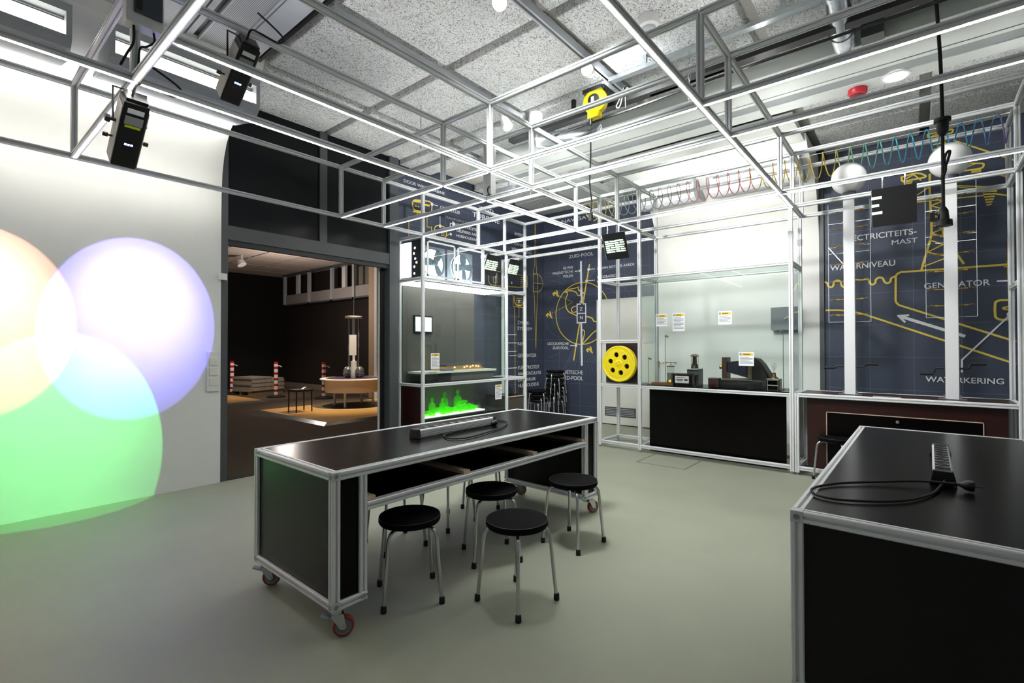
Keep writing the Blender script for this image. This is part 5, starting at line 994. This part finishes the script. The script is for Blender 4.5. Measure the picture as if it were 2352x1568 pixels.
MB().box((6.694, 1.325, zs + .07), (6.70, 1.435, zs + .122)).box((6.694, 1.325, zs + .005), (6.70, 1.435, zs + .055)).build('dark_niche', BLACK, t)
MB().lathe([(.05, .14), (.045, .155), (.025, .165), (.016, .20), (.024, .212), (.001, .214)], (6.78, 1.38, zs), seg=20).build('brass_base', mat('aged_brass', (110, 86, 50), .35, .6, noise=.2), t, smooth=True)
MB().lathe([(.010, .212), (.012, .24), (.026, .27), (.032, .295), (.026, .32), (.010, .335), (.001, .337)], (6.78, 1.38, zs), seg=20).build('bulb', CLRB, t, smooth=True)
MB().tube([(6.78, 1.385, zs + .24), (6.78, 1.372, zs + .29), (6.78, 1.388, zs + .29), (6.78, 1.375, zs + .24)], .0015, 5, 4).build('filament', BRASS, t)
def rod_lamp(y, x, hgt, label, dy):
    t = thing('rod_lamp', label, 'lamp', (x, y, zs), group='thin rod lamps in the long case')
    MB().cyl((x, y, zs), (x, y, zs + hgt), .004, seg=8).lathe([(.02, 0), (.02, .006), (.001, .008)], (x, y, zs), seg=14).build('rod', CHROME, t)
    MB().cyl((x - .01, y, zs + hgt + .005), (x + .01, y + dy, zs + hgt - .02), .016, seg=14).build('lamp_head', CHROME, t, smooth=True)
    MB().lathe([(.014, 0), (.001, .001)], (x + .0105, y + dy * 1.02, zs + hgt - .0205), (.02, dy, -.025), 14).build('lamp_face', mat('warm_spot_face', (255, 244, 224), .5, emit=5), t)
rod_lamp(2.97, 6.64, .38, 'short thin rod lamp at the left end of the long case', -.05)
rod_lamp(2.86, 6.98, .70, 'taller rod lamp above the glass jar instrument', -.05)
rod_lamp(1.30, 6.90, .74, 'shorter rod lamp beside the bulb stand', .03)
rod_lamp(1.22, 6.86, .90, 'tallest rod lamp at the right end of the long case', .05)
simple('wall_box', MB().box((8.40, 1.36, 1.75), (8.5, 1.75, 2.10)), mat('grey_wall_box', (130, 136, 142), .5), 'grey square box on the white bay behind the case', 'electrical box')

# --- bench with globe lamps
c3 = thing('lamp_bench', 'aluminium framed bench with dark red front and globe lamp columns', 'bench', (6.84, .2, 0))
for x in (6.55, 7.13):
    for y in (1.095, -.745): frame_post(c3, x, y, .03, ZT if y < 0 else .95); foot(c3, x, y)
for z in (.08, .93):
    for x in (6.55, 7.13): frame_rail(c3, (x, -.7225, z), (x, 1.0725, z))
    for y in (1.095, -.745): frame_rail(c3, (6.5725, y, z), (7.1075, y, z))
frame_rail(c3, (6.5725, -.745, 2.1), (7.1075, -.745, 2.1))
MB().box((6.56, -.73, .935), (7.12, 1.08, .95)).build('bench_top', DARKRED, c3)
MB().box((6.60, -.66, .06), (6.62, 1.0, .905)).build('front_panel', DARKRED, c3)
dw = MB()
for a, b in (((6.588, -.49, .748), (6.601, .81, .755)), ((6.588, .803, .12), (6.601, .81, .755)), ((6.588, -.49, .12), (6.601, -.483, .755))): dw.box(a, b)
dw.build('plywood_edge', PLY, c3)
df = MB().box((6.590, -.483, .12), (6.601, .803, .748)).build('drawer_front', BLACK, c3)
MB().lathe([(.008, 0), (.016, .012), (.016, .022), (.001, .025)], (6.59, .17, .70), (-1, 0, 0), 18).build('drawer_knob', CHROME, df, smooth=True)
MB().box((6.60, .14, .951), (6.66, .38, .957)).build('brass_plate', mat('silver_plate', (206, 206, 204), .3, .4), c3)
def lamp_column(y, label, rows, tall, pl, crk):
    t = thing('globe_lamp', label, 'lamp', (6.78, y, .95), group='globe lamp columns with bulb panels')
    zt = 3.22
    MB().box((6.74, y - .052, .953), (6.80, y + .052, zt)).build('column', mat('white_enamel', (224, 226, 226), .35), t, bevel=.003)
    for s in (-1, 1): MB().box((6.73, y + s * .08 - .03, .951), (6.81, y + s * .08 + .03, .962)).box((6.75, y + s * .062 - .008, .96), (6.79, y + s * .062 + .008, 1.0)).build('foot_bracket', CHROME, t)
    MB().lathe([(.07, -.02), (.07, .02), (.04, .03)], (6.78, y, zt + .02), seg=24).build('globe_socket', FRAMEG, t)
    MB().sphere((6.80, y, zt + .21), .175, 36, 22, 1, 1, 1).build('globe', OPAL, t, smooth=True)
    ya, yb, za, zb = pl
    MB().box((6.815, yb, za), (6.823, ya, zb)).build('acrylic_panel', ACR, t)
    ed = MB()
    for a, b in (((6.814, yb, za), (6.824, yb + .004, zb)), ((6.814, ya - .004, za), (6.824, ya, zb)), ((6.814, yb, za), (6.824, ya, za + .004))): ed.box(a, b)
    ed.build('panel_edge', mat('frosted_edge', (205, 214, 220), .4), t)
    for z in rows:
        for s in (-1, 1):
            yy = y + s * .13
            b_ = MB().lathe([(.007, -.02), (.012, -.005), (.020, .025), (.019, .05), (.001, .065)], (6.80, yy, z), (0, s, 0), 12).build('bulb', CLRB, t, smooth=True)
            MB().cyl((6.80, y + s * .055, z), (6.80, yy - s * .005, z), .005, seg=8).cyl((6.80, yy - s * .03, z), (6.80, yy - s * .002, z), .010, seg=10).tube([(6.80, yy, z), (6.80, yy + s * .03, z + .01), (6.80, yy + s * .045, z - .005)], .002, 5).build('bulb_fitting', BRASS, b_)
    for s, dz in zip((1, -1), crk):
        y0 = y + s * .06; y1 = y + s * .115
        MB().cyl((6.77, y0, 1.27), (6.77, y1, 1.27), .010).tube([(6.77, y1, 1.27), (6.77, y1 + s * .01, 1.27), (6.77, y1 + s * .03, 1.27 + dz)], .009, 8).build('crank_arm', BLKPLA, t)
        MB().cyl((6.77, y1 + s * .03, 1.27 + dz), (6.77, y1 + s * .14, 1.27 + dz), .016, seg=12).build('crank_grip', BLKRUB, t)
    MB().tube([(6.77, y - .057, .97), (6.77, y - .057, 1.6)], .004, 6).build('chain', CHROME, t)
    return t
lamp_column(.596, 'white globe lamp column nearest to the white bay', [3.06, 2.86, 2.66, 2.45, 2.25, 2.04, 1.86], 0, (.805, .40, 1.78, 3.16), (-.02, .03))
lamp_column(-.27, 'white globe lamp column before the pylon drawing', [3.06, 2.86, 2.66, 2.46, 2.28, 2.09, 1.92], 0, (-.07, -.47, 1.80, 3.20), (-.06, .05))

# --- tilted black screens hung from the frame
def info_screen(label, top, wd, hh, face, tilt, full):
    t = thing('info_screen', label, 'screen', top, group='tilted black text screens below the frame')
    c = Vector(top)
    u = Vector((0, -1, 0)) if face == 'X' else Vector((1, 0, 0)); nrm = Vector((-1, 0, 0)) if face == 'X' else Vector((0, -1, 0))
    dn = (Vector((0, 0, -1)) * math.cos(tilt) - nrm * math.sin(tilt)); n2 = u.cross(-dn); 
    if n2.dot(nrm) < 0: n2 = -n2
    def slab(u0, v0, u1, v1, d0, d1, nm, m_, par=t):
        r = lambda d: [c + u * a + dn * b + n2 * d for a, b in ((u0, v0), (u1, v0), (u1, v1), (u0, v1))]
        return MB().loft([r(d0), r(d1)]).build(nm, m_, par)
    slab(0, 0, wd, hh, -.014, 0, 'screen_plate', BLKPLA)
    slab(-.003, 0, 0, hh, -.016, .001, 'plate_edge', GREYM)
    em = mat('green_white_text', (206, 240, 200), .5, emit=1.6)
    if full:
        b = MB(); n = full
        for k in range(n):
            v0 = hh * (.27 + .48 * k / n); L_ = .05 * wd
            for j in range(4):
                a = .07 * wd + j * .215 * wd; bb_ = a + (.20 if (j + k) % 3 else .17) * wd
                r = lambda d: [c + u * x_ + dn * y_ + n2 * d for x_, y_ in ((a, v0), (bb_, v0 + (.006 if j % 2 else 0)), (bb_, v0 + hh * .33 / n), (a, v0 + hh * .33 / n))]
                b.loft([r(.0005), r(.0015)])
        b.build('text_rows', em, t)
    else:
        for k, (v, l_) in enumerate(((.20, .23), (.40, .17), (.60, .24))): slab(0.0, hh * v, wd * l_, hh * (v + .07), .0005, .0015, 'text_row', em)
    b = MB()
    for a in (.25, .75):
        p = c + u * wd * a; b.cyl(p - n2 * .007, p - n2 * .007 + Vector((0, 0, 3.13 - c.z)), .006)
    b.build('hanger', CHROME, t)
    return t
info_screen('small tilted black screen with text rows, nearest to the fan windows', (6.09, 5.585, 3.07), .355, .36, 'Y', .38, 5)
info_screen('small tilted black screen with text rows, right of the other by the shelf', (6.69, 5.585, 3.07), .33, .36, 'Y', .38, 6)
info_screen('tilted black screen with text rows above the yellow film reel', (5.895, 3.30, 3.02), .335, .36, 'X', .42, 6)
info_screen('black screen with three short green bars before the globe lamps', (5.895, .335, 3.02), .34, .36, 'X', .10, 0)
# small boxes clipped on the frame
simple('junction_box', MB().box((4.06, 3.36, 3.19), (4.11, 3.62, 3.25)).box((4.05, 3.40, 3.25), (4.06, 3.41, 3.29)), GREYM, 'two small grey junction boxes clipped to the frame corner', 'box')
simple('mount_plate', MB().box((3.98, 3.60, 3.18), (4.06, 3.68, 3.72)), mat('pale_mount', (190, 190, 186), .5), 'pale upright mounting plate beside the junction boxes', 'bracket')
simple('cable_coil', MB().tube([(4.0 + .05 * math.cos(a), 3.62, 3.22 + .05 * math.sin(a)) for a in [2 * PI * k / 12 for k in range(13)]], .007, 6), BLKRUB, 'small loop of black cable at the junction boxes', 'cable')

# ================================================================== THE HALL
t = thing('round_exhibit', 'round white exhibit table with glass tube column in the hall', 'table', (6.92, 10.9, .05))
MB().lathe([(.001, .70), (.79, .70), (.80, .715), (.79, .73), (.001, .735)], (6.92, 10.9, 0), seg=56).build('table_top', WPLA, t, smooth=True)
MB().lathe([(.66, .736), (.001, .737)], (6.92, 10.9, 0), seg=48).build('purple_inlay', mat('purple_inlay', (70, 54, 80), .4, noise=.3, nscale=6), t)
MB().lathe([(.68, .40), (.68, .70)], (6.92, 10.9, 0), seg=56, cap=False).build('skirt', mat('cream_gloss', (224, 206, 184), .15), t, smooth=True)
for k in range(4):
    a = k * PI / 2 + .6; MB().cyl((6.92 + .5 * math.cos(a), 10.9 + .5 * math.sin(a), .05), (6.92 + .5 * math.cos(a), 10.9 + .5 * math.sin(a), .70), .03).build('leg', CREAM, t)
MB().cyl((6.92, 10.9, .735), (6.92, 10.9, 1.15), .075).build('tube_base', WPLA, t)
MB().cyl((6.92, 10.9, 1.15), (6.92, 10.9, 2.22), .035).build('tube', mat('pale_tube', (206, 208, 214), .2), t)
MB().lathe([(.20, 2.22), (.21, 2.24), (.21, 2.275), (.001, 2.28)], (6.92, 10.9, 0), seg=36).build('top_disc', WPLA, t, smooth=True)
for s in (-1, 1):
    dx, dy = .12 * .64 * s, -.12 * .77 * s
    MB().cyl((6.92 + dx, 10.9 + dy, .95), (6.92 + dx, 10.9 + dy, 2.22), .022).build('clear_pipe', mat('smoky_chrome', (150, 152, 154), .15, .8, noise=.5, nscale=8), t)
    MB().sphere((6.92 + dx * 1.25, 10.9 + dy * 1.25, .87), .12, 18, 12, 1, 1, 1.25).build('glass_bulb', mat('smoky_chrome', (150, 152, 154)), t, smooth=True)
MB().box((6.66, 10.66, 1.30), (6.83, 10.67, 1.80), Matrix.Rotation(-.7, 3, 'Z')).build('info_sheet', PAPER, t)
MB().tube([(7.4, 10.5, .74), (7.7, 10.4, .80), (8.1, 10.4, .98)], .02, 8, 4).build('hose', BLKRUB, t)
simple('suspension_wire', MB().cyl((6.92, 10.9, 2.28), (6.92, 10.9, 4.2), .004, seg=6), CHROME, 'thin wire above the round exhibit table', 'wire')
t = thing('hall_stool', 'black square stool on the orange platform in the hall', 'stool', (5.47, 10.76, .045))
MB().box((5.27, 10.56, .50), (5.67, 10.96, .55)).build('seat', BLKPLA, t, bevel=.01)
for x in (5.29, 5.65):
    for y in (10.58, 10.94): MB().cyl((x, y, .046), (x * .97 + 5.47 * .03, y * .97 + 10.76 * .03, .5), .014).build('leg', BLKPLA, t)
simple('paper_sheet', MB().box((5.42, 10.72, .553), (5.62, 10.80, .556), Matrix.Rotation(-.4, 3, 'Y') @ Matrix.Rotation(.5, 3, 'Z')), PAPER, 'white paper lying tilted on the hall stool', 'paper')
def bollard(x, y, label):
    t = thing('bollard', label, 'bollard', (x, y, 0), group='red and white bollards in the hall')
    MB().lathe([(.26, 0), (.26, .03), (.16, .06), (.07, .08), (.001, .085)], (x, y, 0), seg=24).build('base', BLKRUB, t, smooth=True)
    MB().cyl((x, y, .06), (x, y, 1.02), .058).build('tube', WPLA, t)
    for za, zb in [(.17 + k * .17, .24 + k * .17) for k in range(5)] + [(1.0, 1.06)]: MB().cyl((x, y, za), (x, y, zb), .060).build('red_band', mat('signal_red', (176, 22, 34), .4), t)
    MB().tube([(x, y, .95), (x + .10, y - .06, .93), (x + .13, y - .08, .90)], .012, 6).build('clip', WPLA, t)
bollard(6.33, 16.88, 'red and white bollard at the left end of the pallet'); bollard(6.78, 14.81, 'red and white bollard in front of the pallet end'); bollard(7.49, 13.34, 'red and white bollard behind the round exhibit table')
t = thing('pallet', 'wooden pallet carrying a stack of grey sheets', 'pallet', (7.0, 16.6, 0), .25)
for i in range(3): LMB().box((-.6, -.45 + i * .4, 0), (.6, -.35 + i * .4, .10)).build('bearer', mat('pallet_wood', (150, 124, 88), .7, noise=.2), t)
LMB().box((-.62, -.48, .10), (.62, .48, .125)).build('deck', mat('pallet_wood', (150, 124, 88)), t)
for i in range(7):
    simple('grey_sheet', MB().box((6.40 + .02 * (i % 3), 16.1 + .015 * (i % 2), .126 + i * .062), (7.62 - .02 * (i % 2) - (.5 if i == 6 else 0), 17.05, .184 + i * .062), Matrix.Rotation(.25, 3, 'Z'), (7.0, 16.6, 0)), mat('grey_panel_sheet', (150, 142, 130), .7, noise=.2, nscale=18), 'grey board %s in the stack on the pallet' % ('at the bottom', 'second from below', 'third from below', 'in the middle', 'third from the top', 'second from the top', 'on top')[i], 'board', 'stacked boards on the pallet')
t = thing('hall_track_spot', 'white spotlight on the hall ceiling behind the doorway', 'spotlight', (6.0, 15.6, 4.0))
MB().lathe([(.04, .16), (.10, .12), (.13, -.02), (.12, -.03)], (5.95, 15.2, 3.92), (-.3, .4, 1), 20).cyl((5.95, 15.2, 4.05), (5.95, 15.2, 4.2), .02).build('head', WPLA, t, smooth=True)
MB().lathe([(.11, -.025), (.001, -.02)], (5.95, 15.2, 3.92), (-.3, .4, 1), 20).build('lamp_face', mat('hall_glow', (255, 244, 226), .5, emit=10), t)
t = thing('hall_truss', 'hanging aluminium frame with pale lower band along the hall wall', 'hanging frame', (8.7, 15.6, 3.08))
for y in (18.2, 16.4, 14.9, 13.6, 12.7): MB().box((8.60, y - .05, 3.02), (8.70, y + .05, 4.2)).build('upright', GREYM, t)
for y in (17.6, 14.5): MB().box((8.82, y - .10, 3.3), (8.90, y + .10, 4.2)).build('rear_upright', WPLA, t)
MB().box((8.66, 12.7, 3.08), (8.69, 18.2, 3.42)).build('pale_band', mat('pale_mesh_band', (150, 144, 140), .6), t)
MB().box((8.60, 12.65, 3.02), (8.70, 18.25, 3.07)).box((8.60, 12.65, 4.12), (8.70, 18.25, 4.18)).build('rail', FRAMEG, t)
MB().box((9.0, 12.7, 3.42), (9.04, 13.9, 4.1)).build('rear_board', mat('olive_board', (120, 118, 104), .7), t)
